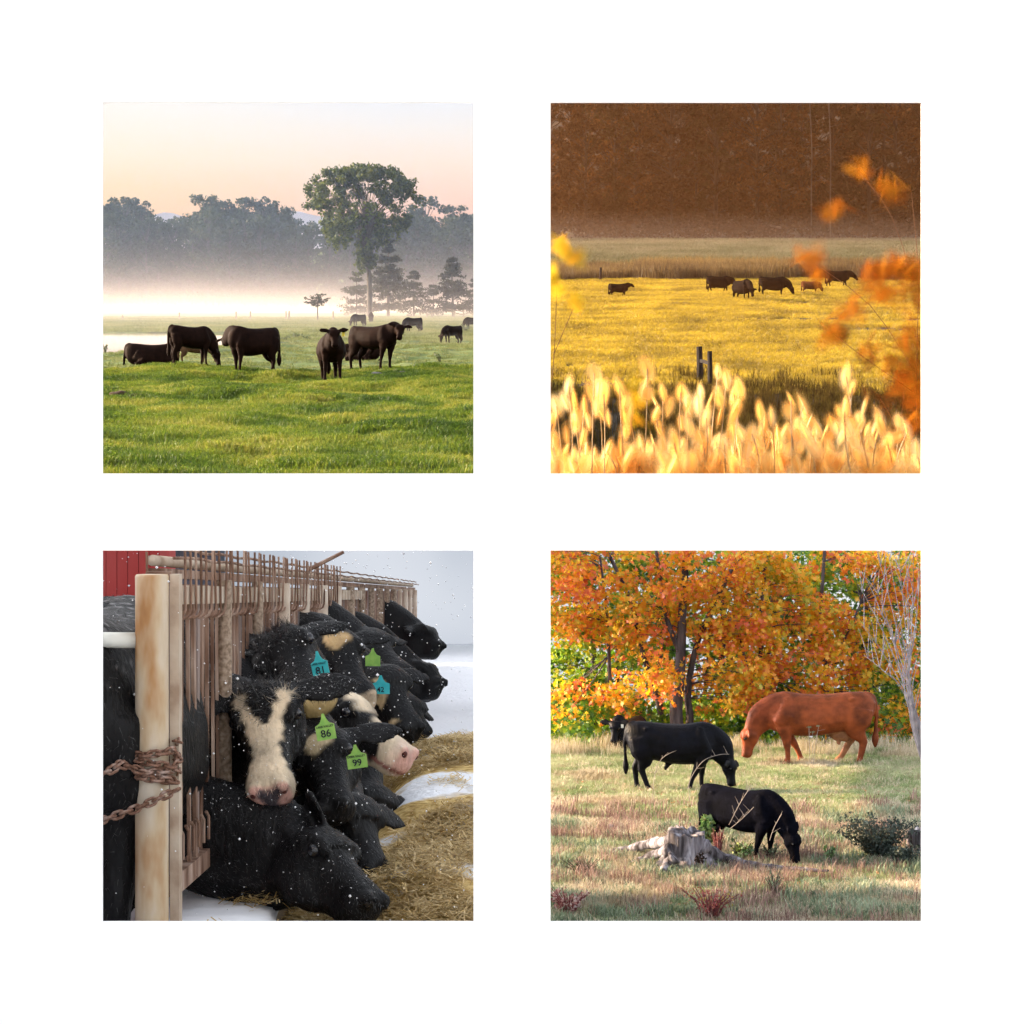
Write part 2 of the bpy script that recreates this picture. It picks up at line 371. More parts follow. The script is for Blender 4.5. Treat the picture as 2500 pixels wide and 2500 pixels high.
        loft(bm, [a+ax*(p[0]*ear) for p in prof], [(p[1]*ear, t*.8) for p in prof], 10, up=hd-(hd.dot(ax))*ax)
    # legs
    if legs and not lying:
        for i, (sx, fore) in enumerate(((1, 1), (-1, 1), (1, 0), (-1, 0))):
            fx, fy = feet[i][:2]; y = sx*.165
            if fore:
                J = [(.55, y*.95, .90), (.54, y*1.10, .68), (.51+fx*.30, y+fy*.35, .50), (.50+fx*.55, y+fy*.6, .37), (.49+fx*.72, y+fy*.75, .27), (.485+fx*.9, y+fy*.9, .13), (.50+fx, y+fy, .075), (.53+fx, y+fy, .0)]
                rr = [(.19, .10), (.135, .09), (.082, .068), (.062, .056), (.044, .042), (.042, .041), (.055, .052), (.066, .058)]
            else:
                J = [(-.60, y*.85, 1.0), (-.57, y*1.10, .78), (-.58+fx*.25, y*1.05+fy*.2, .60), (-.69+fx*.5, y+fy*.5, .45), (-.695+fx*.68, y+fy*.7, .34), (-.665+fx*.9, y+fy*.9, .14), (-.65+fx, y+fy, .08), (-.61+fx, y+fy, .0)]
                rr = [(.25, .15), (.235, .135), (.155, .10), (.078, .060), (.058, .048), (.046, .043), (.056, .053), (.066, .058)]
            r2 = [(max(a, vv*1.5), max(b, vv*1.5)) for a, b in rr]
            loft(bm, smoothpath(J, 3), srad(r2, 3), 10, up=Vector((1, 0, .001)))
    if lying:
        for s in (-1, 1):
            loft(bm, smoothpath([(.50, s*.2, .28), (.78, s*.25, .14), (.60, s*.27, .05), (.42, s*.25, .04)]), srad([(.13, .1), (.07, .06), (.05, .05), (.05, .05)]), 10)
            loft(bm, smoothpath([(-.5, s*.22, .40), (-.22, s*.36, .20), (-.52, s*.40, .07), (-.25, s*.38, .04)]), srad([(.2, .13), (.12, .09), (.06, .05), (.05, .05)]), 10)
    # tail
    tr = max(.026, vv*1.55)
    tp = [(-.72, 0, 1.27+dz), (-.85, 0, 1.22+dz), (-.91, tail*.3, .98+dz), (-.90, tail*.8, .66+dz), (-.89, tail, .46+dz), (-.89, tail*1.1, max(.30+dz, .03))]
    if lying: tp = tp[:3]+[(-.95, .1, .12), (-.9, .25, .05)]
    loft(bm, smoothpath(tp, 3), srad([(tr*1.5, tr*1.3), (tr*1.3, tr*1.2), (tr, tr), (tr, tr), (tr*1.9, tr*1.6), (tr*.7, tr*.7)][:len(tp)], 3), 8, up=Vector((1, 0, 0.001)))
    if udder: loft(bm, [(-.55, 0, .58), (-.45, 0, .56), (-.28, 0, .57), (-.12, 0, .62)], [(.08, .07), (.155, .14), (.145, .13), (.05, .05)], 12)
    if udder:
        for s in (-1, 1):
            for x in (-.46, -.32): loft(bm, [(x, s*.06, .47), (x, s*.06, .40), (x, s*.06, .36)], [.03, .026, .02], 8, up=Vector((1, 0, 0)))
    if sheath: loft(bm, [(-.02, 0, .60), (-.10, 0, .52), (-.15, 0, .45), (-.16, 0, .40)], [(.08, .06), (.055, .045), (.04, .035), (.025, .025)], 8, up=Vector((1, 0, 0)))
    bmesh.ops.recalc_face_normals(bm, faces=bm.faces)
    me = bpy.data.meshes.new('raw'); bm.to_mesh(me); bm.free()
    o = bpy.data.objects.new('raw', me); COL.objects.link(o)
    md = o.modifiers.new('r', 'REMESH'); md.mode = 'VOXEL'; md.voxel_size = voxel; md.adaptivity = 0; md.use_smooth_shade = True
    sm = o.modifiers.new('s', 'SMOOTH'); sm.factor = .5; sm.iterations = 3
    dg = bpy.context.evaluated_depsgraph_get(); ev = o.evaluated_get(dg)
    out = bpy.data.meshes.new_from_object(ev, preserve_all_data_layers=False, depsgraph=dg); out.name = name
    bpy.data.objects.remove(o); bpy.data.meshes.remove(me)
    out.materials.clear(); out.materials.append(mat)
    out.polygons.foreach_set('use_smooth', np.ones(len(out.polygons), dtype=bool))
    n = len(out.vertices); co = np.zeros(n*3, np.float32); out.vertices.foreach_get('co', co); co = co.reshape(-1, 3)
    # marking colours and head frame
    rel = co-np.array(poll); hc = np.stack([rel@np.array(hd)/L, rel@np.array(hs_)/q, rel@np.array(hu)/q], 1)
    colr = np.tile(np.array(paint['base'] if paint else (.0105, .0042, .0027)), (n, 1))
    if paint:
        for fn, c in paint.get('marks', []):
            k = fn(hc, co)[:, None]; colr = colr*(1-k)+np.array(c)*k
    a = out.color_attributes.new('coat', 'FLOAT_COLOR', 'POINT'); a.data.foreach_set('color', np.hstack([colr, np.ones((n, 1))]).astype(np.float32).ravel())
    return out, (poll, hd, hs_, hu, L)
def coatmat(name, rough=.55, sheen=.15, tint=(1, 1, 1), spec=.35, bump=.25, bscale=38, mott=.35):
    m, t, b = newmat(name); a = nd(t, 'ShaderNodeVertexColor', layer_name='coat')
    n = noise(t, 5, 4, 'Object'); r = ramp(t, n.outputs[0], [(.3, (1-mott,)*3+(1,)), (.7, (1+mott, 1+mott*.95, 1+mott*.9, 1))])
    mx = nd(t, 'ShaderNodeMix', data_type='RGBA', blend_type='MULTIPLY'); mx.inputs[0].default_value = 1
    t.links.new(a.outputs[0], mx.inputs[6]); t.links.new(r.outputs[0], mx.inputs[7]); t.links.new(mx.outputs[2], b.inputs['Base Color'])
    b.inputs['Roughness'].default_value = rough; b.inputs['Specular IOR Level'].default_value = spec; b.inputs['Sheen Weight'].default_value = sheen
    b.inputs['Sheen Roughness'].default_value = .4; b.inputs['Sheen Tint'].default_value = c4(tint)
    n2 = noise(t, bscale, 4, 'Object', stretch=(1, 1, .35)); bp = nd(t, 'ShaderNodeBump'); bp.inputs['Strength'].default_value = bump; bp.inputs['Distance'].default_value = .02
    t.links.new(n2.outputs[0], bp.inputs['Height']); t.links.new(bp.outputs[0], b.inputs['Normal']); return m
def fur(parent, n, length, width, mat, seed=1, region=None, name='hair', curl=.4, dirn=(-.5, 0, -.7), colour=None, lift=.35, upmin=None):
    """short strands rooted all over the parent's surface"""
    me = parent.data; rng = np.random.default_rng(seed); me.calc_loop_triangles()
    T = np.zeros(len(me.loop_triangles)*3, np.int32); me.loop_triangles.foreach_get('vertices', T); T = T.reshape(-1, 3)
    co = np.zeros(len(me.vertices)*3, np.float32); me.vertices.foreach_get('co', co); co = co.reshape(-1, 3)
    cl = np.zeros(len(me.vertices)*4, np.float32); me.color_attributes['coat'].data.foreach_get('color', cl); cl = cl.reshape(-1, 4)
    if region is not None: T = T[region(co[T].mean(1))]
    A = co[T]; nrm = np.cross(A[:, 1]-A[:, 0], A[:, 2]-A[:, 0]); ar = np.linalg.norm(nrm, axis=1)+1e-12
    wt = ar.copy()
    if upmin is not None: wt = wt*(nrm[:, 2]/ar > upmin)
    pick = rng.choice(len(T), n, p=wt/wt.sum()); nn = nrm[pick]/ar[pick][:, None]
    b = rng.dirichlet((1, 1, 1), n); p = (A[pick]*b[:, :, None]).sum(1); c = cl[T[pick, 0]]
    if colour is not None: c = np.tile(np.array(tuple(colour)+(1,)), (n, 1))
    g = np.array(dirn)+curl*rng.normal(size=(n, 3)); g -= (g*nn).sum(1)[:, None]*nn; g /= np.linalg.norm(g, axis=1)[:, None]+1e-9
    L = length*rng.uniform(.4, 1.2, n)[:, None]; sd = np.cross(nn, g); wd = width*rng.uniform(.6, 1.3, n)[:, None]
    tip = p+g*L+nn*L*lift
    V = np.stack([p-sd*wd-nn*.003, p+sd*wd-nn*.003, tip], 1).reshape(-1, 3)
    m2 = mesh_of(name, V, np.arange(3*n).reshape(n, 3), mat)
    a = m2.color_attributes.new('coat', 'FLOAT_COLOR', 'POINT'); a.data.foreach_set('color', np.repeat(c*np.array([1, 1, 1, 1]), 3, 0).astype(np.float32).ravel())
    o = obj(name, m2, parent); return o
M_eye = surf('eye_gloss', [(.008, .008, .012)], rough=.12, spec=.6)
def sphere_mesh(name, mat, r, seg=12, rng=8):
    bm = bmesh.new(); bmesh.ops.create_uvsphere(bm, u_segments=seg, v_segments=rng, radius=r); me = bpy.data.meshes.new(name); bm.to_mesh(me); bm.free()
    me.materials.append(mat); me.polygons.foreach_set('use_smooth', np.ones(len(me.polygons), dtype=bool)); return me
def add_eyes(o, hf, q=1.0):
    poll, hd, hs_, hu, L = hf; me = sphere_mesh('eye', M_eye, .023*q)
    for s in (-1, 1): obj('eye', me, o, loc=poll+hd*(.30*L)+hu*.022*q+hs_*(.106*s)*q)
def cow(name, label, loc, yaw, scale, mat, cat='cow', group=None, eyes=False, **k):
    me, hf = cow_mesh(name, mat, **k); o = obj(name, me, loc=loc, label=label, cat=cat, group=group)
    o.rotation_euler = (0, 0, math.radians(yaw)); o.scale = (scale,)*3
    if eyes: add_eyes(o, hf, k.get('headr', 1.0))
    o['_hf'] = 0; del o['_hf']
    return o, hf
BLACK = dict(base=(.011, .010, .010))
M_coat = coatmat('black_coat', rough=.7, sheen=0, spec=.04)
# ================================================================ misty dawn pasture (upper left opening)
M_soil_tl = surf('pasture_turf', [(.035, .06, .012), (.06, .10, .018), (.10, .13, .03)], 1.2, rough=.95, bump=.6, bscale=9)
ysT = np.concatenate([geo(24, 75, 190), geo(75.5, 230, 170), geo(232, 470, 40)])
sheet('pasture', z_tl, ysT, lambda y: -.265*y-2, lambda y: -.006*y, 150, M_soil_tl, skirt=.35)
rngT = np.random.default_rng(5)
M_grass_tl = leafmat('meadow_grass', [(.035, .075, .008), (.085, .145, .012), (.17, .22, .02), (.30, .29, .05)], .45, trans=.45, rnd=.45, gloss=.03)
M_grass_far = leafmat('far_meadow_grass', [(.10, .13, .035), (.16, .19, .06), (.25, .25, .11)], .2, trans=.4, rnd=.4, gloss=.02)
def tuft_src(name, mat, n, r, h, wd, bend=.6, seed=0):
    V, f = blades(np.random.default_rng(seed), n, r, h, wd, bend); return hidden_source(name, mesh_of(name, V, f, mat))
tA = tuft_src('grass_tuft', M_grass_tl, 46, .17, .17, .012, .8, 1)
tB = tuft_src('grass_tuft', M_grass_tl, 60, .20, .26, .013, .9, 2)
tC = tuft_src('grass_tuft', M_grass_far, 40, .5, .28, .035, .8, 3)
def frust(rng, n, y0, y1, lo, hi):
    y = np.sqrt(rng.uniform(y0*y0, y1*y1, n)); return y*(lo+(hi-lo)*rng.uniform(0, 1, n)), y
x, y = frust(rngT, 26000, 24.5, 62, -.224, -.012); z = z_tl(x, y)
tall = fbm(x, y, 2.2, 77) > .13
scatter('pasture_grass', np.stack([x, y, z-.02], 1)[~tall], rngT.uniform(.6, 1.15, (~tall).sum()), rngT.uniform(0, 6.28, (~tall).sum()), tA, 'short bright green grass of the misty pasture')
scatter('pasture_grass', np.stack([x, y, z-.02], 1)[tall], rngT.uniform(.6, 1.25, tall.sum()), rngT.uniform(0, 6.28, tall.sum()), tB, 'taller grass clumps on the hummocks of the misty pasture')
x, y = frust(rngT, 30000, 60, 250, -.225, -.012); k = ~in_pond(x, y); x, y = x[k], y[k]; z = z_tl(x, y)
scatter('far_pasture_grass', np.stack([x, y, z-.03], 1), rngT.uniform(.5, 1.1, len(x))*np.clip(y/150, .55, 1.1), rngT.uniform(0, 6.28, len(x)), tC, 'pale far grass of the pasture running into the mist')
# pond: a sheet just above the turf, lying with the pasture
M_pond = surf('pond_water', [(.22, .20, .18), (.50, .46, .42)], .6, rough=.06, spec=1.0, bump=.05, bscale=3, stretch=(1, .35, 1))
def pond():
    A = np.array([0, 60, 140, 240, 330, 420, 500, 560, 610, 650, 680, 690, 680, 640, 560, 440, 300, 150, 20, -60, -60])
    B = np.array([1288, 1285, 1290, 1288, 1286, 1285, 1284, 1276, 1268, 1262, 1250, 1230, 1212, 1200, 1192, 1188, 1186, 1186, 1185, 1186, 1288])
    V = []
    for a, b in zip(A, B):
        d = 2.19*FZ/(b-1047); p = P('TL', a, b, d); V.append((p.x, p.y, on(lambda X, Y: np.interp(Y, *_tlz), p.x, p.y)-.06))
    c = np.mean(V, 0); V.append(c); n = len(A)
    obj('pond', mesh_of('pond', V, [(i, (i+1) % n, n) for i in range(n)], M_pond), kind='structure')
pond()
# sky behind the wood, a distant hill
def skyT(t):
    g = nd(t, 'ShaderNodeTexCoord').outputs['Object']; s = nd(t, 'ShaderNodeSeparateXYZ'); t.links.new(g, s.inputs[0])
    m = nd(t, 'ShaderNodeMapRange'); m.inputs[1].default_value = 136; m.inputs[2].default_value = 193; t.links.new(s.outputs[2], m.inputs[0])
    r = ramp(t, m.outputs[0], [(0, lin(248, 196, 172)), (.25, lin(251, 212, 188)), (.5, lin(251, 227, 206)), (.75, lin(247, 236, 226)), (1, lin(239, 238, 240))])
    r2 = ramp(t, m.outputs[0], [(0, lin(252, 206, 158)), (.25, lin(253, 220, 176)), (.5, lin(254, 234, 205)), (1, lin(252, 246, 238))])
    h = nd(t, 'ShaderNodeMapRange'); h.inputs[1].default_value = -190; h.inputs[2].default_value = -60; t.links.new(s.outputs[0], h.inputs[0])
    mx = nd(t, 'ShaderNodeMix', data_type='RGBA'); t.links.new(h.outputs[0], mx.inputs[0]); t.links.new(r2.outputs[0], mx.inputs[6]); t.links.new(r.outputs[0], mx.inputs[7]); return mx.outputs[2]
M_skyT = glow('dawn_sky', skyT)
V = []; n = 24
for i in range(n+1):
    a = math.radians(-34+34*i/n); V += [(900*math.sin(a)-3, 900*math.cos(a), 40), (900*math.sin(a)-3, 900*math.cos(a), 330)]
obj('sky', mesh_of('sky', V, [(2*i, 2*i+2, 2*i+3, 2*i+1) for i in range(n)], M_skyT, True), kind='structure')
M_hill = surf('hazed_hill', [(.42, .38, .42), (.46, .42, .45)], .02, rough=1)  # distance haze put into the pale base colour
V = []; hw = 30
for i in range(hw+1):
    a = -100+1300*i/hw; b = 612-48*math.exp(-((a-350)/90)**2)-38*math.exp(-((a-980)/80)**2)-14*math.sin(a*.013)
    p = P('TL', a, b, 820); q = P('TL', a, 1000, 760); V += [p, q]
obj('hills', mesh_of('hills', V, [(2*i, 2*i+1, 2*i+3, 2*i+2) for i in range(hw)], M_hill, True), kind='structure')
# ---- trees
M_bark = surf('grey_bark', [(.05, .04, .03), (.11, .09, .07)], 6, rough=.95, bump=.5, bscale=20, stretch=(1, 1, .2), coord='Object')
M_elm = leafmat('elm_leaf', [(.018, .030, .006), (.050, .068, .010), (.12, .135, .022)], .35, trans=.4, rnd=.5, gloss=.02)
M_wood = leafmat('wood_leaf', [(.012, .022, .010), (.022, .036, .015), (.042, .055, .024)], .12, trans=.25, rnd=.5, gloss=.02)
M_pine = leafmat('cedar_needle', [(.016, .020, .010), (.030, .034, .016), (.05, .048, .022)], .5, trans=.15, rnd=.5, gloss=.02)
def curve_to(a, b, bow=.2, rng=random, n=5):
    a, b = Vector(a), Vector(b); m = a*.55+b*.45; m.z += (b-a).length*bow*.2; m.x += (a.x-m.x)*bow; m.y += (a.y-m.y)*bow
    return smoothpath([a, m, b], n)
def elm():
    rng = np.random.default_rng(11); d = 250.0
    base = P('TL', 1375, 1112, d); base.z = on(z_tl, base.x, base.y)-.1
    o = empty('elm_tree', base, label='tall vase-shaped elm towering over the misty pasture', cat='tree')
    g = lambda a, b, dy=0: P('TL', a, b, d)+Vector((0, dy, 0))-base
    tr = MB(); tr.tube(smoothpath([g(1375, 1120), g(1377, 1000), g(1372, 880), g(1358, 790), g(1362, 700)], 4), [.40-.012*i for i in range(17)], 10)
    forks = [g(1360, 780), g(1364, 720), g(1372, 690), g(1350, 800)]
    # outline rows: v, u left, u right of the crown
    rows = [(350, 1330, 1400), (375, 1170, 1545), (420, 1090, 1600), (480, 1025, 1630), (540, 1050, 1640), (600, 1090, 1620), (650, 1110, 1560), (700, 1150, 1520), (735, 1210, 1440), (800, 1300, 1420), (850, 1310, 1400)]
    L = []; tw = MB()
    rv = np.array([r[0] for r in rows]); lo = np.interp; cl = []
    tries = 0
    while len(cl) < 250 and tries < 5000:
        tries += 1
        v = rng.uniform(350, 850) if rng.uniform() < .85 else rng.uniform(370, 480)
        a0, a1 = np.interp(v, rv, [r[1] for r in rows]), np.interp(v, rv, [r[2] for r in rows]); u = rng.uniform(a0+10, a1-10)
        hwid = (a1-a0)/2*d/FZ; off = (u-(a0+a1)/2)*d/FZ
        # the inner lower crown is open: limbs show there
        if 590 < v < 720 and abs(u-1385) < 80 and rng.uniform() < .6: continue
        if v > 740 and rng.uniform() < .55: continue
        dy = rng.uniform(-1, 1)*math.sqrt(max(0, hwid**2-off**2))*.8
        cl.append((g(u, v, dy), v))
    for c, v in cl:
        r = rng.uniform(.55, 1.15)*(1 if v < 700 else .7)
        L.append(ball(rng, int(60*r), c, (r, r, r*.75)))
        if v > 560: L.append(ball(rng, int(26*r), c-Vector((0, 0, r*1.2)), (r*.5, r*.5, r*1.1)))
        f = forks[rng.integers(4)] if v < 760 else g(1366, v+25)
        if rng.uniform() < .55: continue
        pth = curve_to(f, c, .45, n=4); k = len(pth); tw.tube(pth, [.075-(.065*i/(k-1)) for i in range(k)], 5, False)
    V, Fs = leaves(np.vstack(L), .46, rng)
    tr.build('trunk', M_bark, o, True); tw.build('limbs', M_bark, o, True)
    obj('crown', mesh_of('crown', V, Fs, M_elm), o)
elm()
def conifer(name, label, W, a, b_top, b_base, wide, d, zf, seed, mat, flat=.25, bare=.12, group=None, layers=11, lean=0):
    rng = np.random.default_rng(seed); base = P(W, a, b_base, d); base.z = on(zf, base.x, base.y)-.1
    top = P(W, a+lean, b_top, d)-base; h = top.z; hw = wide*.66*d/FZ
    o = empty(name, base, label=label, cat='tree', group=group)
    tr = MB(); tr.tube([(0, 0, 0), (top.x*.5, 0, h*.5), (top.x, 0, h*.97)], [h*.022, h*.014, .02], 7)
    L = []; bt = MB()
    for i in range(layers):
        t = bare+(1-bare)*max(0, i+.6*rng.uniform(-1, 1)*(i < layers-2))/layers; rr = hw*(1-t)**.75*rng.uniform(.75, 1.1)+.12
        nb = 7+int(rng.integers(4))
        for j in range(nb):
            an = 6.283*(j+rng.uniform(0, .8))/nb; rl = rr*rng.uniform(.55, 1.08)
            s = Vector((top.x*t, 0, h*t)); e = s+Vector((math.cos(an)*rl, math.sin(an)*rl, rl*rng.uniform(-.28, .30)))
            bt.tube([s, (s+e)/2+Vector((0, 0, -.04*rl)), e], [.05, .03, .012], 4, False)
            for q in (.35, .55, .75, .95):
                c = s.lerp(e, q); L.append(ball(rng, 14, c, (.34*rl*.5+.16, .34*rl*.5+.16, flat*(.7+.3*rl))))
    V, Fs = leaves(np.vstack(L), .34*max(.6, h/9), rng, flat=.6)
    tr.add(bt.v, bt.f); tr.build('trunk', M_bark, o, True); obj('crown', mesh_of('crown', V, Fs, mat), o)
gT = 'evergreens beside the elm'
conifer('evergreen_tree', 'tallest dark evergreen directly behind the elm trunk', 'TL', 1470, 700, 1118, 220, 262, z_tl, 1, M_pine, group=gT, layers=14)
conifer('evergreen_tree', 'broad low evergreen left of the elm trunk', 'TL', 1310, 868, 1090, 190, 268, z_tl, 2, M_pine, group=gT, layers=8)
conifer('evergreen_tree', 'round-shouldered evergreen two trees right of the elm', 'TL', 1600, 858, 1116, 190, 258, z_tl, 3, M_pine, group=gT, layers=9)
conifer('evergreen_tree', 'pointed evergreen with open tiers at the right edge of the misty pasture', 'TL', 1800, 792, 1116, 210, 258, z_tl, 4, M_pine, group=gT, layers=10, lean=-10)
conifer('evergreen_tree', 'small dark evergreen squeezed between the two right-hand evergreens', 'TL', 1700, 930, 1112, 130, 266, z_tl, 6, M_pine, group=gT, layers=7)
conifer('evergreen_tree', 'dark evergreen cut by the right edge of the misty view', 'TL', 1905, 900, 1112, 150, 264, z_tl, 7, M_pine, group=gT, layers=8)
def umbrella():
    rng = np.random.default_rng(8); d = 225.0; base = P('TL', 1113, 1128, d); base.z = on(z_tl, base.x, base.y)
    o = empty('small_tree', base, label='small lone umbrella-shaped tree in front of the mist bank', cat='tree')
    g = lambda a, b: P('TL', a, b, d)-P('TL', 1113, 1128, d)
    tr = MB(); tr.tube([(0, 0, -.1), g(1112, 1080), g(1113, 1040)], [.09, .08, .06], 6); L = []
    for i in range(34):
        u = rng.uniform(1052, 1180); q = abs(u-1115)/66; v = rng.uniform(985+45*q*q, 1056-18*q); c = g(u, v)+Vector((0, rng.uniform(-1, 1)*1.3, 0))
        L.append(ball(rng, 16, c, (.32, .32, .16))); tr.tube(curve_to(g(1113, 1045), c, .3, n=2), .018, 4, False)
    V, Fs = leaves(np.vstack(L), .24, rng, flat=.5); tr.build('trunk', M_bark, o); obj('crown', mesh_of('crown', V, Fs, M_pine), o)
umbrella()
# ---- the wood: a few crown shapes shared by many trees, each tree a thing
def wood_shape(seed, h, wd, kind, mat, ls=.72, n=2100):
    rng = np.random.default_rng(seed); L = []; tr = MB(); tr.tube([(0, 0, 0), (rng.uniform(-.3, .3), 0, h*.5), (rng.uniform(-.6, .6), 0, h*.95)], [.26, .19, .04], 6)
    for i in range(60):
        t = rng.uniform(.12, 1); r0 = wd*.5*math.sqrt(max(.05, 1-((t-.60)/.44)**2)) if kind == 0 else wd*.5*(1.02-t)**.7+.3
        an = rng.uniform(0, 6.28); rr = r0*rng.uniform(.35, 1); c = Vector((math.cos(an)*rr, math.sin(an)*rr, h*t)); s = rng.uniform(.7, 1.5)*(1 if kind == 0 else .7)
        L.append(ball(rng, n//60, c, (s*1.15, s*1.15, s*.8))); tr.tube([(0, 0, h*t*.82), c], [.09, .03], 4, False)
    V, Fs = leaves(np.vstack(L), ls, rng); return tr.mesh('trunk', M_trunk_far, True), mesh_of('crown', V, Fs, mat)
M_trunk_far = surf('far_trunk', [(.035, .03, .028), (.07, .06, .055)], 2, rough=.95)
shapes = [wood_shape(s, 22, w_, k_, M_wood) for s, w_, k_ in ((1, 11, 0), (2, 9.5, 0), (3, 12, 0), (4, 9, 0), (5, 8.5, 1), (6, 7.5, 1))]
rngW = random.Random(3); tops = [(0, 560), (60, 545), (130, 505), (210, 530), (260, 558), (330, 572), (410, 548), (470, 530), (540, 495), (610, 505), (680, 540), (740, 512), (800, 520), (850, 512), (900, 550), (940, 555), (1000, 590), (1060, 565), (1150, 570), (1250, 545), (1400, 560), (1550, 560), (1650, 510), (1700, 570), (1780, 545), (1840, 548), (1910, 555)]
def top_row(a): return float(np.interp(a, [t[0] for t in tops], [t[1] for t in tops]))
wl = ['far wood tree']; cnt = 0
def wood_tree(a, d, row, label, shp, group, zf, W):
    p = P(W, a, 0, d); p.z = on(zf, p.x, p.y)-.3; h = z_of_row(W, row, d)-p.z; tm, cm = shp; s = h/22.5
    o = empty('wood_tree', p, rngW.uniform(0, 6.28), label=label, cat='tree', group=group); o.scale = (max(s, .75), max(s, .75), s)
    obj('trunk', tm, o); obj('crown', cm, o)
for a, b in ((60, 545), (128, 500), (215, 528), (548, 488), (612, 502), (745, 505), (835, 508), (920, 528), (1662, 500), (1800, 540)):
    wood_tree(a, 402, b, 'tall tree rising above the canopy of the far wood behind the mist', shapes[rngW.randrange(4)], 'trees of the far wood behind the mist', z_tl, 'TL')
for row_i, (d0, n_, drop) in enumerate(((392, 22, 52), (408, 22, 36), (424, 22, 18))):
    for i in range(n_):
        a = 1930*(i+.5+rngW.uniform(-.35, .35))/n_; d = d0+rngW.uniform(-6, 6)
        sp = shapes[rngW.randrange(6)] if row_i else shapes[rngW.randrange(4)]
        wood_tree(a, d, top_row(a)+drop+rngW.uniform(0, 22), 'leafy tree of the far wood standing behind the white mist', sp, 'trees of the far wood behind the mist', z_tl, 'TL')
# ---- mist bank and thin air haze
def vol_prism(name, label, mat, sections, xlo, xhi, zf):
    V = []; 
    for y_, h in sections:
        for fx in (xlo, xhi):
            x_ = fx(y_); z0 = float(np.interp(y_, *_tlz)) if zf is z_tl else float(np.interp(y_, *_trz)); V += [(x_, y_, z0-1.5), (x_, y_, z0+h)]
    n = len(sections); Fs = [(0, 1, 3, 2)]
    for i in range(n-1):
        k = 4*i; Fs += [(k, k+4, k+5, k+1), (k+2, k+3, k+7, k+6), (k+1, k+5, k+7, k+3), (k, k+2, k+6, k+4)]
    k = 4*(n-1); Fs.append((k, k+2, k+3, k+1))
    bm = bmesh.new(); me = mesh_of(name, V, Fs, mat); bm.from_mesh(me); bmesh.ops.recalc_face_normals(bm, faces=bm.faces); bm.to_mesh(me); bm.free()
    return obj(name, me, label=label, cat='mist', kind='stuff')
xl, xr = (lambda y: -.262*y-1.5), (lambda y: -.008*y)
def mistmat(name, col, dens, y0, y1, hs, g=.15, run=110):
    """mist whose density falls off with height above the meadow and thins at its near end"""
    m, t, b = newmat(name); t.nodes.remove(b); v = nd(t, 'ShaderNodeVolumePrincipled'); v.inputs['Color'].default_value = c4(col); v.inputs['Anisotropy'].default_value = g
    za, zb = float(np.interp(y0, *_tlz)), float(np.interp(y1, *_tlz)); k = (zb-za)/(y1-y0)
    sp = nd(t, 'ShaderNodeSeparateXYZ'); t.links.new(nd(t, 'ShaderNodeNewGeometry').outputs['Position'], sp.inputs[0])
    a = nd(t, 'ShaderNodeMath', operation='MULTIPLY_ADD'); a.inputs[1].default_value = -k; a.inputs[2].default_value = -(za-k*y0)
    t.links.new(sp.outputs[1], a.inputs[0]); h = nd(t, 'ShaderNodeMath', operation='ADD'); t.links.new(sp.outputs[2], h.inputs[0]); t.links.new(a.outputs[0], h.inputs[1])
    q = nd(t, 'ShaderNodeMath', operation='MULTIPLY'); q.inputs[1].default_value = -1/hs; t.links.new(h.outputs[0], q.inputs[0])
    e = nd(t, 'ShaderNodeMath', operation='EXPONENT'); t.links.new(q.outputs[0], e.inputs[0])
    f = nd(t, 'ShaderNodeMapRange'); f.inputs[1].default_value = y0; f.inputs[2].default_value = y0+run; f.inputs[3].default_value = 0; f.inputs[4].default_value = dens
    t.links.new(sp.outputs[1], f.inputs[0]); o = nd(t, 'ShaderNodeMath', operation='MULTIPLY'); t.links.new(e.outputs[0], o.inputs[0]); t.links.new(f.outputs[0], o.inputs[1])
    n = noise(t, .022, 2, stretch=(1, .5, 2)); r = ramp(t, n.outputs[0], [(.3, (.6, .6, .6, 1)), (.7, (1.3, 1.3, 1.3, 1))])
    o2 = nd(t, 'ShaderNodeMath', operation='MULTIPLY'); t.links.new(o.outputs[0], o2.inputs[0]); t.links.new(r.outputs[0], o2.inputs[1])
    t.links.new(o2.outputs[0], v.inputs['Density']); t.links.new(v.outputs[0], t.nodes['Material Output'].inputs['Volume']); return m
M_mist = mistmat('mist', (1, .86, .82), .0112, 188, 388, 2.8)
vol_prism('mist', 'low white mist bank lying over the meadow before the far wood', M_mist, [(188, 3), (250, 16), (389, 30)], xl, xr, z_tl)
M_hz = volmat('thin_haze', (.52, .68, 1.0), .00032, .1); M_lh = volmat('low_haze', (1.0, .88, .85), .0016, .1)
vol_prism('haze', 'thin bluish morning haze in the air over the far pasture', M_hz, [(95, 6), (200, 30), (455, 60)], xl, xr, z_tl)
vol_prism('haze', 'low warm haze over the grass of the far pasture', M_lh, [(80, .1), (140, 1.1), (200, 1.6), (248, .1)], xl, xr, z_tl)
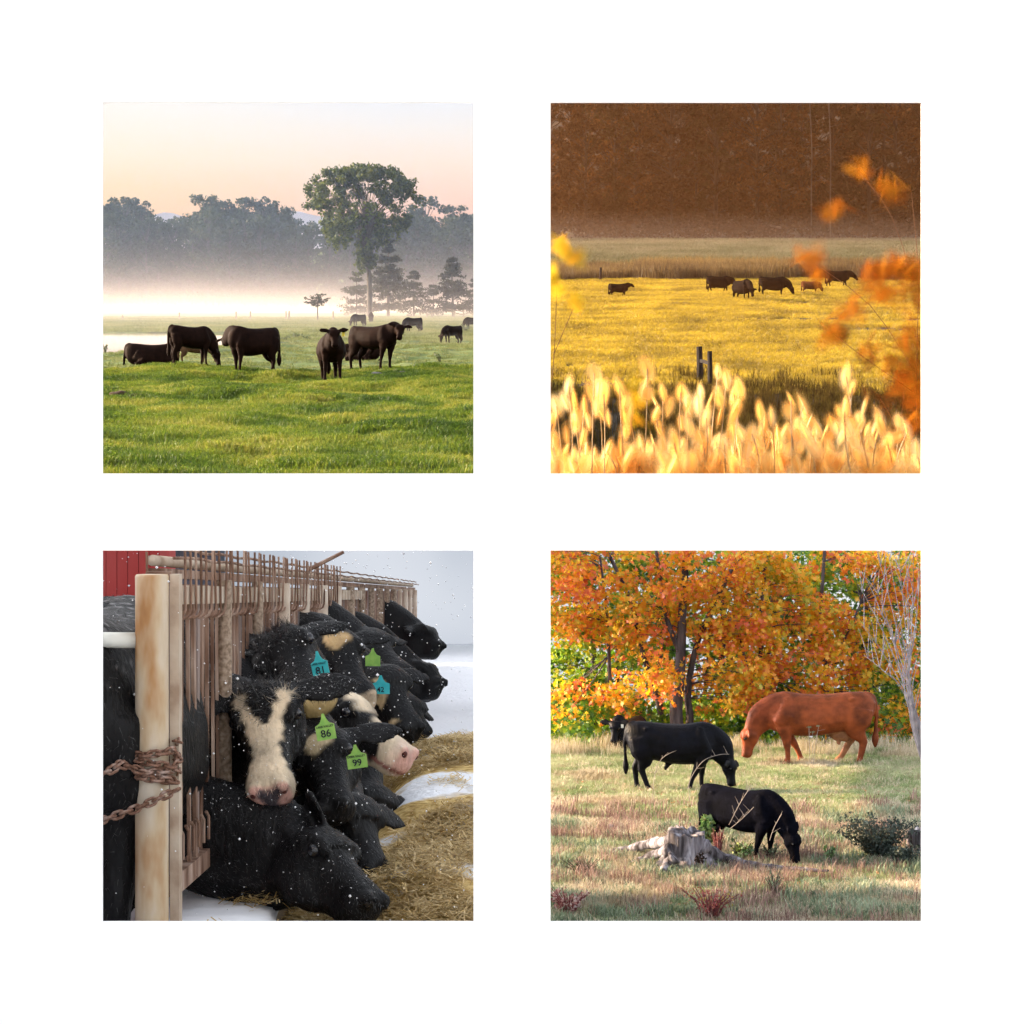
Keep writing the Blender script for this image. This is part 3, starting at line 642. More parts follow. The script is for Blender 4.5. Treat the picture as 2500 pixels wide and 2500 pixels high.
# ---- fence posts in front of the mist, rail fence right
M_post = surf('weathered_wood', [(.16, .13, .10), (.30, .25, .20)], 4, rough=.9, bump=.3, coord='Object', stretch=(1, 1, .2))
for a, b0, b1, lb in ((122, 1100, 1128, 'fence post nearest the left edge of the misty pasture'), (410, 1086, 1128, 'fence post above the pond before the mist'), (698, 1083, 1128, 'left of the two close fence posts before the mist'), (770, 1088, 1132, 'right of the two close fence posts before the mist'),
                  (951, 1080, 1128, 'leaning short fence post left of the small umbrella tree'), (967, 1062, 1112, 'tall fence post left of the small umbrella tree'), (1190, 1076, 1122, 'fence post right of the small umbrella tree')):
    d = 228; p = P('TL', a, b1, d); z0 = on(z_tl, p.x, p.y); h = (b1-b0)*d/FZ
    MB().tube([(0, 0, -.2), (.03, 0, h*.5), (.02, .02, h)], [.10, .095, .09], 7).build('fence_post', M_post, loc=(p.x, p.y, z0), label=lb, cat='post', group='fence posts before the mist')
fe = empty('rail_fence', (0, 0, 0), label='grey wooden rail fence under the right-hand evergreens', cat='fence')
for a in (1665, 1690, 1803, 1850):
    p = P('TL', a, 1110, 240); z0 = on(z_tl, p.x, p.y); MB().tube([p.xyz*1+Vector((0, 0, z0-p.z-.2)), p+Vector((.05, 0, z0-p.z+1.15))], .09, 6).build('post', M_post, fe)
for a0, b0, a1, b1 in ((1660, 1082, 1740, 1066), (1665, 1098, 1745, 1078), (1765, 1068, 1850, 1082), (1770, 1078, 1850, 1098)):
    MB().beam(P('TL', a0, b0, 239.7), P('TL', a1, b1, 239.7), .06, .14).build('rail', M_post, fe)
# ---- small things on the pasture
M_rock = surf('field_stone', [(.09, .085, .085), (.16, .15, .15)], 3, rough=.9, bump=.4, bscale=14)
M_dung = surf('bare_earth', [(.03, .018, .010), (.06, .035, .02)], 5, rough=1, bump=.5)
def rock(name, label, W, a, b, w_, h_, d, zf, mat, seed, cat='rock'):
    rng = random.Random(seed); bm = bmesh.new(); bmesh.ops.create_icosphere(bm, subdivisions=3, radius=1)
    ph = [rng.uniform(0, 6) for _ in range(6)]
    for v in bm.verts:
        c = v.co; k = 1+.16*math.sin(c.x*2.3+ph[0])*math.cos(c.y*2.7+ph[1])+.09*math.sin(c.z*5+ph[2]+c.x*4)
        v.co = Vector((c.x*k*w_/2, c.y*k*w_*.4, max(c.z, -.5)*k*h_))
    me = bpy.data.meshes.new(name); bm.to_mesh(me); bm.free(); me.materials.append(mat)
    p = P(W, a, b, d); return obj(name, me, loc=(p.x, p.y, on(zf, p.x, p.y)+h_*.1), label=label, cat=cat)
dT = lambda b: 2.19*FZ/(b-1047)
rock('rock', 'long low stone lying in front of the standing black cow', 'TL', 1412, 1420, .52, .12, dT(1420), z_tl, M_rock, 1)
rock('rock', 'small flat stone right of the long low stone', 'TL', 1540, 1417, .22, .06, dT(1417), z_tl, M_rock, 2)
rock('dirt_mound', 'dark earth mound at the left edge of the pasture', 'TL', 108, 1535, .45, .16, dT(1540), z_tl, M_dung, 3, 'mound')
rock('dirt_mound', 'flat dark dirt patch right beside the earth mound', 'TL', 180, 1543, .26, .07, dT(1545), z_tl, M_dung, 4, 'mound')
rock('dirt_mound', 'small dark dirt lump far left above the earth mound', 'TL', 65, 1446, .26, .07, dT(1446), z_tl, M_dung, 5, 'mound')
rock('dirt_mound', 'small dark lump in the grass at lower right', 'TL', 1585, 1702, .13, .05, dT(1702), z_tl, M_dung, 6, 'mound')
M_weed = leafmat('weed_leaf', [(.05, .08, .02), (.10, .13, .035)], 3, trans=.4)
def bush(name, label, W, a, b, w_, h_, d, zf, mat, seed, n=160, ls=.08, cat='plant', stems=9, stem=None, shape=LEAF4, loc=None, low=.1):
    rng = np.random.default_rng(seed); p = P(W, a, b, d) if loc is None else Vector(loc); base = Vector((p.x, p.y, on(zf, p.x, p.y)))
    o = empty(name, base, label=label, cat=cat); st = MB(); L = []
    for i in range(stems):
        an = rng.uniform(0, 6.28); e = Vector((math.cos(an)*w_/2*rng.uniform(.2, 1), math.sin(an)*w_/2*rng.uniform(.2, 1), h_*rng.uniform(.6, 1)))
        st.tube([(e.x*.15, e.y*.15, -.03), e*.5+Vector((0, 0, h_*.12)), e], [.012, .008, .004], 4, False)
        for q in np.linspace(low, 1, 7): L.append(ball(rng, max(1, n//(stems*7)), e*float(q)+Vector((0, 0, h_*.1*float(q*(1-q)))), (w_*.12, w_*.12, h_*.08)))
    st.build('stems', stem or M_bark, o); V, Fs = leaves(np.vstack(L), ls, rng, shape); obj('foliage', mesh_of('foliage', V, Fs, mat), o); return o
bush('weed', 'leafy weed standing alone in the pasture at right', 'TL', 1732, 1332, .42, .36, dT(1332), z_tl, M_weed, 1, 120, .09)
bush('weed', 'pale weed at the pond edge behind the grazing cow', 'TL', 292, 1290, .45, .36, 86, z_tl, M_weed, 2, 140, .09)
bush('weed', 'pale weed at the left end of the pond', 'TL', 35, 1292, .34, .40, 86, z_tl, M_weed, 3, 120, .09)
bush('weed', 'pale bushy weed beside the cow at the right edge', 'TL', 1862, 1185, .7, .6, 148, z_tl, M_weed, 4, 160, .14)
for i, (a, b, w_) in enumerate(((930, 1238, 1.2), (1000, 1222, .9), (1050, 1236, .8))):
    bush('brush_clump', ('leftmost', 'middle', 'rightmost')[i]+' low brown brush clump right of the pond', 'TL', a, b, w_, .38, dT(b), z_tl, M_weed, 10+i, 160, .11)
# ---- the cattle
def tlc(label, a, b, yaw, s, sx=1.0, group='black cattle on the misty pasture', mat=None, name='cow', **k):
    d = dT(b); p = P('TL', a, b, d); z = on(z_tl, p.x, p.y); k.setdefault('voxel', .03); k.setdefault('headr', 1.12); k.setdefault('lift', 0 if k.get('lying') else .15)
    r = cow(name, label, (p.x, p.y, z-.03), yaw, s, mat or M_coat, group=group, **k); r[0].scale = (s*sx, s, s); return r
tlc('black cow grazing to the right in front of the pond', 470, 1393, 24, 1.02, .80, head='graze', feet=((0, 0), (.08, 0), (.02, 0), (-.06, 0)), belly=1.06, poll=(1.08, .0, .52), muzzle=(1.12, -.10, .06))
tlc('black cow turned away with its head hidden and tail hanging right', 786, 1412, 212, 1.17, .80, poll=(.78, -.42, 1.02), muzzle=(.42, -.58, .95), feet=((.12, .04), (.02, -.02), (.12, 0), (-.16, 0)), belly=1.12, tail=.05)
tlc('black cow standing face-on with a yellow ear tag', 1180, 1430, -80, 1.14, .9, belly=1.12, poll=(1.02, .0, 1.28), muzzle=(1.22, .02, .86), hint=(.8, 0, .6), feet=((.05, .03), (.05, -.03), (0, 0), (0, 0)), eard=(.10, .0))
tlc('black cow standing side-on looking at the viewer', 1395, 1405, -34, 1.08, .93, poll=(1.06, -.02, 1.24), muzzle=(1.22, -.26, .84), hint=(.6, -.5, .7), feet=((.02, 0), (-.08, 0), (.03, 0), (-.08, 0)), eard=(.05, 0), sheath=True)
tlc('black cow lying down at the far left of the pasture', 275, 1368, 2, 1.05, lying=True, poll=(1.0, 0, .82), muzzle=(1.4, 0, .62))
tlc('calf standing hidden behind the grazing cow with only legs showing', 488, 1368, 8, .62, head='graze', name='calf', paint=dict(base=(.10, .055, .03)))
tlc('black cow lying behind the side-on standing cow', 1340, 1335, 170, .8, lying=True, poll=(.98, 0, .66), muzzle=(1.3, 0, .36))
gF = 'dim cattle grazing in the haze'
tlc('dim cow grazing near the foot of the elm', 1322, 1166, 218, 1.0, .82, group=gF, voxel=.04)
tlc('dim cow seen from behind beside the elm trunk', 1383, 1148, 95, .9, group=gF, voxel=.04)
tlc('dim cow grazing above the head of the side-on standing cow', 1597, 1193, 208, .95, .86, group=gF, voxel=.04)
tlc('dim cow grazing above the lone leafy weed', 1797, 1236, 214, .90, .78, group=gF, voxel=.04, head='graze')
tlc('dim cow cut off by the right edge of the misty view', 1896, 1180, 205, .9, .82, group=gF, voxel=.04)
# yellow tag of the face-on cow
M_ytag = surf('yellow_tag', [(.75, .55, .05)], rough=.5)
c3 = [o for o in COL.objects if o.get('label', '').startswith('black cow standing face-on')][0]
MB().box((1.0, .20, 1.14), (1.012, .27, 1.25)).build('ear_tag', M_ytag, c3)
# wire across the foreground
pts = [P('TL', a, b, 33) for a, b in ((-40, 1842), (300, 1822), (700, 1800), (1100, 1778), (1500, 1758), (1960, 1738))]
M_wire = surf('dull_wire', [(.08, .08, .07)], rough=.6)
MB().tube(smoothpath(pts, 4), .006, 5).build('fence_wire', M_wire, label='thin fence wire strung across the grass in the foreground', cat='wire')

# ================================================================ golden evening meadow (upper right opening)
dR = lambda b: 8.28*FZ/(b-388)
M_soil_tr = surf('evening_turf', [(.010, .006, .003), (.019, .012, .005), (.034, .022, .008)], .5, rough=.95, bump=.5, bscale=6)
ysR = np.concatenate([geo(50, 80, 50), geo(80.5, 160, 130), geo(161, 345, 60)])
sheet('meadow', z_tr, ysR, lambda y: .006*y, lambda y: .262*y+2, 120, M_soil_tr, skirt=.5)
rngR = np.random.default_rng(15)
M_grass_tr = leafmat('golden_grass', [(.20, .135, .010), (.40, .275, .017), (.56, .40, .028)], .35, trans=.62, rnd=.5, gloss=.03)
M_grass_sh = leafmat('shaded_meadow_blades', [(.09, .10, .05), (.14, .14, .08), (.20, .18, .11)], .1, trans=.3, rnd=.4, gloss=.0)  # shade over the far field put into the grass colour
M_reed = leafmat('reed_blade', [(.07, .045, .02), (.14, .09, .035), (.26, .17, .06)], .12, trans=.5, rnd=.5, gloss=.02)
M_brush = leafmat('dark_brush', [(.035, .022, .010), (.07, .045, .015), (.13, .09, .02)], .8, trans=.45, rnd=.5, gloss=.0)
tR = tuft_src('grass_tuft', M_grass_tr, 44, .34, .26, .022, .8, 4)
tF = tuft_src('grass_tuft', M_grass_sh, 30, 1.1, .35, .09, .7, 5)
tReed = tuft_src('reed_tuft', M_reed, 34, .7, 1.55, .045, .35, 6)
x, y = frust(rngR, 36000, 72, 151, .012, .228); k = fbm(x*.6, y*1.6, 6, 19)+.25*rngR.uniform(-1, 1, len(x)) > -.30; x, y = x[k], y[k]; z = z_tr(x, y)
scatter('meadow_grass', np.stack([x, y, z-.02], 1), rngR.uniform(.6, 1.2, len(x)), rngR.uniform(0, 6.28, len(x)), tR, 'backlit golden grass of the evening meadow')
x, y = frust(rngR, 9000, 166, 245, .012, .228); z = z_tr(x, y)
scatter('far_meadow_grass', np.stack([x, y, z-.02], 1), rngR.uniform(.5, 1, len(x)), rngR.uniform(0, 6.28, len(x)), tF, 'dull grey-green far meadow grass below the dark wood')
x, y = frust(rngR, 4200, 148, 166, .010, .228); a_ = (x/y*F+1250-1330)/K
z = z_tr(x, y); edge = 150.5+1.6*np.sin(a_*.006)-2.2*np.clip((420-a_)/300, 0, 1); k = (y > edge)
scatter('reeds', np.stack([x, y, z-.05], 1)[k], (rngR.uniform(.6, 1.1, len(x))*np.clip(1.05-.25*(a_ < 480), .7, 1.1))[k], rngR.uniform(0, 6.28, len(x))[k], tReed, 'band of tall brown reeds behind the cattle')
# dark brush along the near fence line
tBr = tuft_src('brush_tuft', M_brush, 30, .30, 1.0, .018, .5, 7)
x, y = frust(rngR, 3800, 54, 79, .012, .228); a_ = (x/y*F+1250-1330)/K
dens = np.clip(.35+.5*np.exp(-((a_-1180)/330)**2)+.5*np.exp(-((a_-650)/200)**2), 0, 1)*np.where(y > 73.5, .16, 1); k = rngR.uniform(0, 1, len(x)) < dens; z = z_tr(x, y)
scatter('brush', np.stack([x, y, z-.05], 1)[k], (rngR.uniform(.35, 1.0, len(x)))[k], rngR.uniform(0, 6.28, len(x))[k], tBr, 'dark dry brush along the near edge of the golden meadow', cat='brush')
# fence posts
M_dpost = surf('dark_post', [(.008, .005, .004), (.02, .013, .009)], 6, rough=.9, bump=.4, coord='Object', stretch=(1, 1, .2))
fe = empty('wooden_fence', (0, 0, 0), label='two dark wooden fence posts joined by a short rail', cat='fence')
def trpost(a, b0, b1, d, w_):
    p = P('TR', a, b1, d); q = P('TR', a-2, b0, d); MB().tube([p-Vector((0, 0, 1.2)), (p+q)/2+Vector((.01, 0, 0)), q], [w_/2*1.05, w_/2, w_/2*.97], 8).build('post', M_dpost, fe)
trpost(786, 1260, 1450, 76, .25); trpost(838, 1283, 1470, 74.5, .20)
MB().beam(P('TR', 790, 1330, 75.4), P('TR', 842, 1347, 74.6), .08, .13).build('rail', M_dpost, fe)
MB().tube([P('TR', 284, 858, 149), P('TR', 283, 900, 149), P('TR', 283, 960, 149)], .10, 6).build('thin_post', M_dpost, label='thin post in the sunlit reeds at left', cat='post')
# ---- dark wood behind
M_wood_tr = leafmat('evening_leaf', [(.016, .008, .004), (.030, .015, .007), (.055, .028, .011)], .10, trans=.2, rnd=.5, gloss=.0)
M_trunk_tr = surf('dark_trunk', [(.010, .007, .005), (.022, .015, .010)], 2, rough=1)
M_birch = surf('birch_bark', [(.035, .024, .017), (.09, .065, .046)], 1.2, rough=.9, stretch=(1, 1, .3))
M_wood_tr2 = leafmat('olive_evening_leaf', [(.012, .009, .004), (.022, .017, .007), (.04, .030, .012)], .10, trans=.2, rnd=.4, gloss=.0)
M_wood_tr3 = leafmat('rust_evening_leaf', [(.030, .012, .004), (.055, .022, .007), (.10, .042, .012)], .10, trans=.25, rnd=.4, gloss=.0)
shapesR = []
for s_, w_ in ((21, 12), (22, 10), (23, 13), (24, 11), (25, 8), (26, 12)):
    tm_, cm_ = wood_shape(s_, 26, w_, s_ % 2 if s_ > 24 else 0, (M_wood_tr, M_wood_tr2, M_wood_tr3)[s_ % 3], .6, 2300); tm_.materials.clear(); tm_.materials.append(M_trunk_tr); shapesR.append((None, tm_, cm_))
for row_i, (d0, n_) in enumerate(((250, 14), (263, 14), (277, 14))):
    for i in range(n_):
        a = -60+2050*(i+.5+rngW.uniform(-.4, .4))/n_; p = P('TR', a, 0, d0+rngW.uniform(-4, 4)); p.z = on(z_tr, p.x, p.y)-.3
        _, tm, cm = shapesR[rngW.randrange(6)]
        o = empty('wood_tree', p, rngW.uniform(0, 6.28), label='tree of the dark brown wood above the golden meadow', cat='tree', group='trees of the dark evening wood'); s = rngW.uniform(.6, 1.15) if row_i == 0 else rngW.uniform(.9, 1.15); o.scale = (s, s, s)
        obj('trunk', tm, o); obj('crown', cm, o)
def shrub_row():
    rng = np.random.default_rng(9); L = []
    for i in range(430):
        a = rng.uniform(-60, 1990); d = rng.uniform(243, 262); p = P('TR', a, 0, d); p.z = on(z_tr, p.x, p.y)+rng.uniform(.3, 1.6+.28*(d-243)); L.append(ball(rng, 40, p, (1.6, 1, 1.2)))
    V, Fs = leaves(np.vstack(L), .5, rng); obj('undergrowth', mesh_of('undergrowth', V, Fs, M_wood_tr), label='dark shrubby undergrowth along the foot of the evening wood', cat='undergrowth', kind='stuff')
shrub_row()
for a, b0, b1, lb in ((1352, 20, 485, 'left of two pale birch trunks in the dark wood'), (1448, 20, 520, 'right of two pale birch trunks in the dark wood')):
    d = 244; p = P('TR', a, b1, d); q = P('TR', a-8, b0, d); g = on(z_tr, p.x, p.y); r = empty('birch_tree', (p.x, p.y, g), label=lb, cat='tree', group='pale birch trunks')
    B = Vector((p.x, p.y, g)); MB().tube(smoothpath([Vector((0, 0, -.2)), p-B, (p+q)/2-B+Vector((.15, 0, 0)), q-B], 3), [.075]*4+[.07]*3+[.06]*2+[.05], 7).build('trunk', M_birch, r, True)
    MB().tube([(p+q)/2-B, (p+q)/2-B+Vector((1.6, .1, .3))], [.03, .012], 5, False).build('branch', M_birch, r); MB().tube([q.lerp(p, .25)-B, q.lerp(p, .25)-B+Vector((1.8, 0, .4))], [.03, .012], 5, False).build('branch', M_birch, r)
p0, p1 = P('TR', 1118, 636, 246), P('TR', 1195, 655, 243); MB().tube([p0, (p0+p1)/2+Vector((0, 0, -.1)), p1], [.10, .13, .16], 7).build('fallen_log', M_birch, label='pale fallen log at the foot of the dark wood', cat='log')
# haze between the meadow and the wood, warm light and flare put into its colour
M_warm_haze = volmat('evening_haze', (1.0, .46, .20), .00034, .45)
vol_prism('haze', 'warm brown evening haze in front of the dark wood', M_warm_haze, [(56, 2), (80, 8), (150, 26), (200, 40), (283, 60)], lambda y: .008*y, lambda y: .262*y+1, z_tr)
M_mist_tr = volmat('meadow_mist', (.95, .80, .70), .0014, .2)
vol_prism('mist', 'thin grey mist over the far meadow below the dark wood', M_mist_tr, [(172, .1), (205, 1.6), (236, 3.4), (243, 4.0)], lambda y: .008*y, lambda y: .262*y+1, z_tr)
# ---- cattle
M_coat_tr = coatmat('evening_coat', rough=.8, sheen=0, spec=.02)
EVE = dict(base=(.008, .0045, .003))
def trc(label, a, b, yaw, s, name='cow', mat=None, paint=None, **k):
    d = dR(b); p = P('TR', a, b, d); z = on(z_tr, p.x, p.y); k.setdefault('voxel', .032); k.setdefault('headr', 1.15)
    return cow(name, label, (p.x, p.y, z-.04), yaw, s, mat or M_coat_tr, group='cattle on the golden meadow', paint=paint or EVE, **k)
trc('lone dark cow walking right at the left of the golden meadow', 374, 1008, -4, .74, head='up', poll=(1.14, 0, 1.26), muzzle=(1.44, 0, 1.00), feet=((.12, 0), (-.12, 0), (.12, 0), (-.14, 0)))
trc('dark cow walking right behind the face-on grazing cow', 884, 990, -6, .94, head='low', feet=((.12, 0), (-.16, 0), (.14, 0), (-.16, 0)), belly=1.08, udder=True)
trc('dark cow grazing towards the viewer in the middle of the meadow', 1000, 1026, -62, 1.03, head='graze', belly=1.1)
trc('large dark cow grazing right at the meadow centre', 1160, 1006, -5, 1.06, head='graze', belly=1.08, poll=(1.20, 0, .60), muzzle=(1.30, 0, .12))
trc('small brown calf grazing right between two dark cows', 1348, 988, -8, .70, name='calf', head='graze', paint=dict(base=(.09, .032, .012)))
trc('dark cow walking right with lowered head in the shade', 1486, 962, -3, .98, head='fwd', poll=(1.24, 0, .98), muzzle=(1.50, 0, .60), feet=((.2, 0), (-.12, 0), (.16, 0), (-.18, 0)))
# ---- soft ovals added for blurred bright grass, and an orange sapling on the bank before the meadow
M_bank = surf('bank_earth', [(.04, .028, .015), (.08, .055, .025)], 3, rough=1)
V = []; n = 30
for i in range(n+1):
    t = i/n; x_ = .15+3.5*t
    for y_, z_ in ((13.6, -.18), (13.7, .10), (14.6, .20), (16.4, .16), (16.6, -.18)): V.append((x_, y_, z_+.03*math.sin(x_*7+y_*3)*(z_ > 0)))
Fs = [(i*5+j, i*5+(j+1) % 5, (i+1)*5+(j+1) % 5, (i+1)*5+j) for i in range(n) for j in range(5)]+[(4, 3, 2, 1, 0), tuple(n*5+j for j in range(5))]
obj('bank', mesh_of('bank', V, Fs, M_bank), kind='structure')
def softmat(name, cols, trans=.7, scale=4, power=1.0, amount=1.0):
    """soft oval or leaf: fades to nothing at its rim to imitate lens blur (attribute 'fl')"""
    m = leafmat(name, cols, scale, trans=trans, rnd=.6, gloss=0); t = m.node_tree; out = t.nodes['Material Output']; s = out.inputs[0].links[0].from_socket
    a = nd(t, 'ShaderNodeAttribute', attribute_name='fl'); p_ = nd(t, 'ShaderNodeMath', operation='POWER'); p_.inputs[1].default_value = power; t.links.new(a.outputs['Fac'], p_.inputs[0])
    q = nd(t, 'ShaderNodeMath', operation='MULTIPLY'); q.inputs[1].default_value = amount; t.links.new(p_.outputs[0], q.inputs[0])
    tr = nd(t, 'ShaderNodeBsdfTransparent'); mx = nd(t, 'ShaderNodeMixShader'); t.links.new(q.outputs[0], mx.inputs[0]); t.links.new(tr.outputs[0], mx.inputs[1]); t.links.new(s, mx.inputs[2]); t.links.new(mx.outputs[0], out.inputs[0]); return m
def fluff(name, parent, items, mat, rng, layers=3):
    """each item: centre, axis, length, width; crossed oval fluffs whose fl falls from 1 in the middle to 0 at the rim"""
    V = []; Fs = []; fl = []; N = 14
    for c, ax, ln, wd in items:
        ax = Vector(ax).normalized()
        for L_ in range(layers):
            h = Vector((rng.normal(), rng.normal(), rng.normal())); sd = ax.cross(h).normalized(); k = len(V); V.append(c); fl.append(1.0)
            for rr, f in ((.3, .86), (.55, .5), (.78, .18), (1.0, 0.0)):
                for j in range(N):
                    th = 2*math.pi*j/N; V.append(c+ax*(ln/2*rr*math.cos(th))+sd*(wd/2*rr*math.sin(th))); fl.append(f)
            for j in range(N): Fs.append((k, k+1+j, k+1+(j+1) % N))
            for r_ in range(3):
                for j in range(N): a = k+1+r_*N; Fs.append((a+j, a+N+j, a+N+(j+1) % N, a+(j+1) % N))
    me = mesh_of(name, V, Fs, mat, True); at = me.attributes.new('fl', 'FLOAT', 'POINT'); at.data.foreach_set('value', np.array(fl, np.float32)); return obj(name, me, parent)
M_blur_oval = softmat('plume', [(.85, .46, .11), (.92, .60, .20), (.98, .78, .42)], .66, 3, 1.5, .84)
M_stalk = leafmat('blur_stalk', [(.30, .19, .06), (.5, .34, .12)], 3, trans=.5)
tips = [(120, 1460), (265, 1440), (250, 1395), (300, 1500), (380, 1470), (520, 1370), (565, 1545), (600, 1500), (690, 1490), (720, 1520), (790, 1490), (880, 1390), (920, 1430), (960, 1500), (985, 1470), (1090, 1590), (1150, 1620), (1250, 1530), (1310, 1560), (1530, 1410), (1560, 1470), (1620, 1560), (1690, 1600), (1790, 1640), (1840, 1690), (60, 1560), (150, 1540), (200, 1560), (1340, 1650), (1180, 1700), (1450, 1640), (1520, 1590), (1740, 1750), (1880, 1780), (40, 1650), (430, 1610), (820, 1620), (1050, 1700)]
for i in range(52): tips.append((15+1900*((i*0.618) % 1), 1660+190*((i*.377) % 1)))
def blur_stalks():
    rng = np.random.default_rng(33); words = []
    for i, (a, b) in enumerate(tips):
        d = 14.7+1.3*rng.uniform(); tip = P('TR', a, b, d); bx = tip.x+rng.uniform(-.12, .12)
        if bx < .2: bx = .2
        base = Vector((bx, d, .15)); o = empty('blur_stalk', base, label='stalk of soft golden ovals added for blurred bright grass before the meadow', cat='plant', group='soft stalks added for blurred grass')
        pth = smoothpath([Vector((0, 0, 0)), (tip-base)*.5+Vector((rng.uniform(-.03, .03), 0, .03)), tip-base], 3)
        MB().tube(pth, .005, 4, False).build('stalk', M_stalk, o); it = []
        nn = 3 if b < 1600 else 5
        for j in range(nn):
            q = 1-j*.16*rng.uniform(.6, 1.2); c = (tip-base)*max(q, .15)+Vector((rng.uniform(-.06, .06)*(j > 0), rng.uniform(-.04, .04), -.05*j*(b > 1600))); lean = Vector((rng.uniform(-.55, .45), 0, 1))
            it.append((c, lean, rng.uniform(.20, .34), rng.uniform(.125, .18)))
        if b > 1640:
            for j in range(4): it.append((Vector((rng.uniform(-.2, .2), rng.uniform(-.1, .1), rng.uniform(.05, .25))), Vector((rng.uniform(-.6, .6), 0, 1)), .34, .22))
        fluff('plume', o, it, M_blur_oval, rng, 2)
blur_stalks()
M_oleaf = softmat('orange_leaf', [(.26, .06, .005), (.36, .10, .008), (.42, .16, .012)], .55, 2, 1.0, .36)
M_rs = surf('russet_stem', [(.10, .04, .015), (.16, .07, .03)], 5, rough=.9)
def sapling(name, label, root, stems, clusters, seed, mat, n=9):
    rng = np.random.default_rng(seed); r = Vector(root); o = empty(name, r, label=label, cat='sapling'); st = MB()
    for pts in stems: st.tube(smoothpath([Vector(p)-r for p in pts], 3), .0028, 5, False)
    st.build('stem', M_rs, o); it = []
    for a, b, ra, rb, k in clusters:
        for i in range(int(k*1.7)):
            c = P('TR', a+rng.normal()*ra*.5, b+rng.normal()*rb*.5, root[1]+rng.uniform(-.25, .25))-r; it.append((c, (rng.normal(), rng.normal()*.4, rng.normal()), rng.uniform(.18, .34), rng.uniform(.13, .23)))
    fluff('foliage', o, it, mat, rng, 1); return o
R0 = P('TR', 1890, 1890, 15.5); R0.z = .15
sapling('sapling', 'orange-leaved sapling at the right edge of the golden meadow', R0, [[R0, P('TR', 1885, 1400, 15.5), P('TR', 1895, 900, 15.5), P('TR', 1860, 480, 15.5)], [P('TR', 1885, 1400, 15.5), P('TR', 1650, 1050, 15.5), P('TR', 1340, 820, 15.5)], [P('TR', 1890, 1000, 15.5), P('TR', 1760, 600, 15.5), P('TR', 1600, 380, 15.5)], [P('TR', 1885, 1500, 15.5), P('TR', 1600, 1300, 15.5), P('TR', 1460, 1190, 15.5)]],
        [(1335, 810, 60, 40, 9), (1370, 900, 40, 30, 4), (1595, 370, 30, 40, 5), (1750, 450, 90, 60, 9), (1500, 560, 60, 30, 4), (1690, 900, 90, 60, 16), (1800, 870, 80, 60, 16), (1890, 950, 40, 140, 18), (1700, 990, 120, 40, 14), (1450, 1190, 60, 60, 10), (1560, 1080, 80, 60, 6), (1860, 1250, 70, 160, 16), (1680, 1260, 90, 80, 8), (1880, 1500, 40, 130, 12), (1780, 1400, 80, 90, 8), (1860, 1650, 60, 120, 10)], 4, M_oleaf)
M_yleaf = softmat('yellow_leaf', [(.38, .25, .01), (.52, .36, .02), (.58, .28, .02)], .6, 2, 1.0, .5)
R1 = P('TR', 60, 1890, 15.6); R1.x = .22; R1.z = .15
sapling('sapling', 'yellow-leaved sapling at the left edge of the golden meadow', R1, [[R1, P('TR', 40, 1400, 15.6), P('TR', 60, 1000, 15.6), P('TR', 70, 740, 15.6)], [P('TR', 45, 1300, 15.6), P('TR', 160, 1030, 15.6)]],
        [(70, 740, 30, 30, 6), (110, 780, 25, 20, 3), (150, 820, 30, 25, 4), (45, 900, 15, 20, 3), (160, 1030, 40, 25, 5), (80, 970, 25, 20, 2), (460, 1520, 50, 60, 8), (440, 1620, 40, 30, 5)], 5, M_yleaf)

M_shadow_leaf = softmat('shadow_leaf', [(.06, .022, .006), (.10, .04, .010), (.16, .07, .015)], .45, 2, 1.0, .55)  # shadow area given by the dark colour of added leaves
R2 = P('TR', 1800, 1890, 15.9); R2.z = .15
sapling('sapling', 'dark brown foliage added for the shadow low at the right of the golden meadow', R2, [[R2, P('TR', 1810, 1600, 15.9), P('TR', 1850, 1350, 15.9)], [P('TR', 1806, 1700, 15.9), P('TR', 1700, 1520, 15.9)]],
        [(1850, 1420, 80, 110, 12), (1880, 1580, 50, 120, 12), (1720, 1540, 90, 70, 9), (1900, 1280, 30, 120, 7), (1790, 1680, 110, 70, 9), (1500, 1190, 40, 40, 3), (1640, 1330, 60, 60, 4)], 6, M_shadow_leaf)
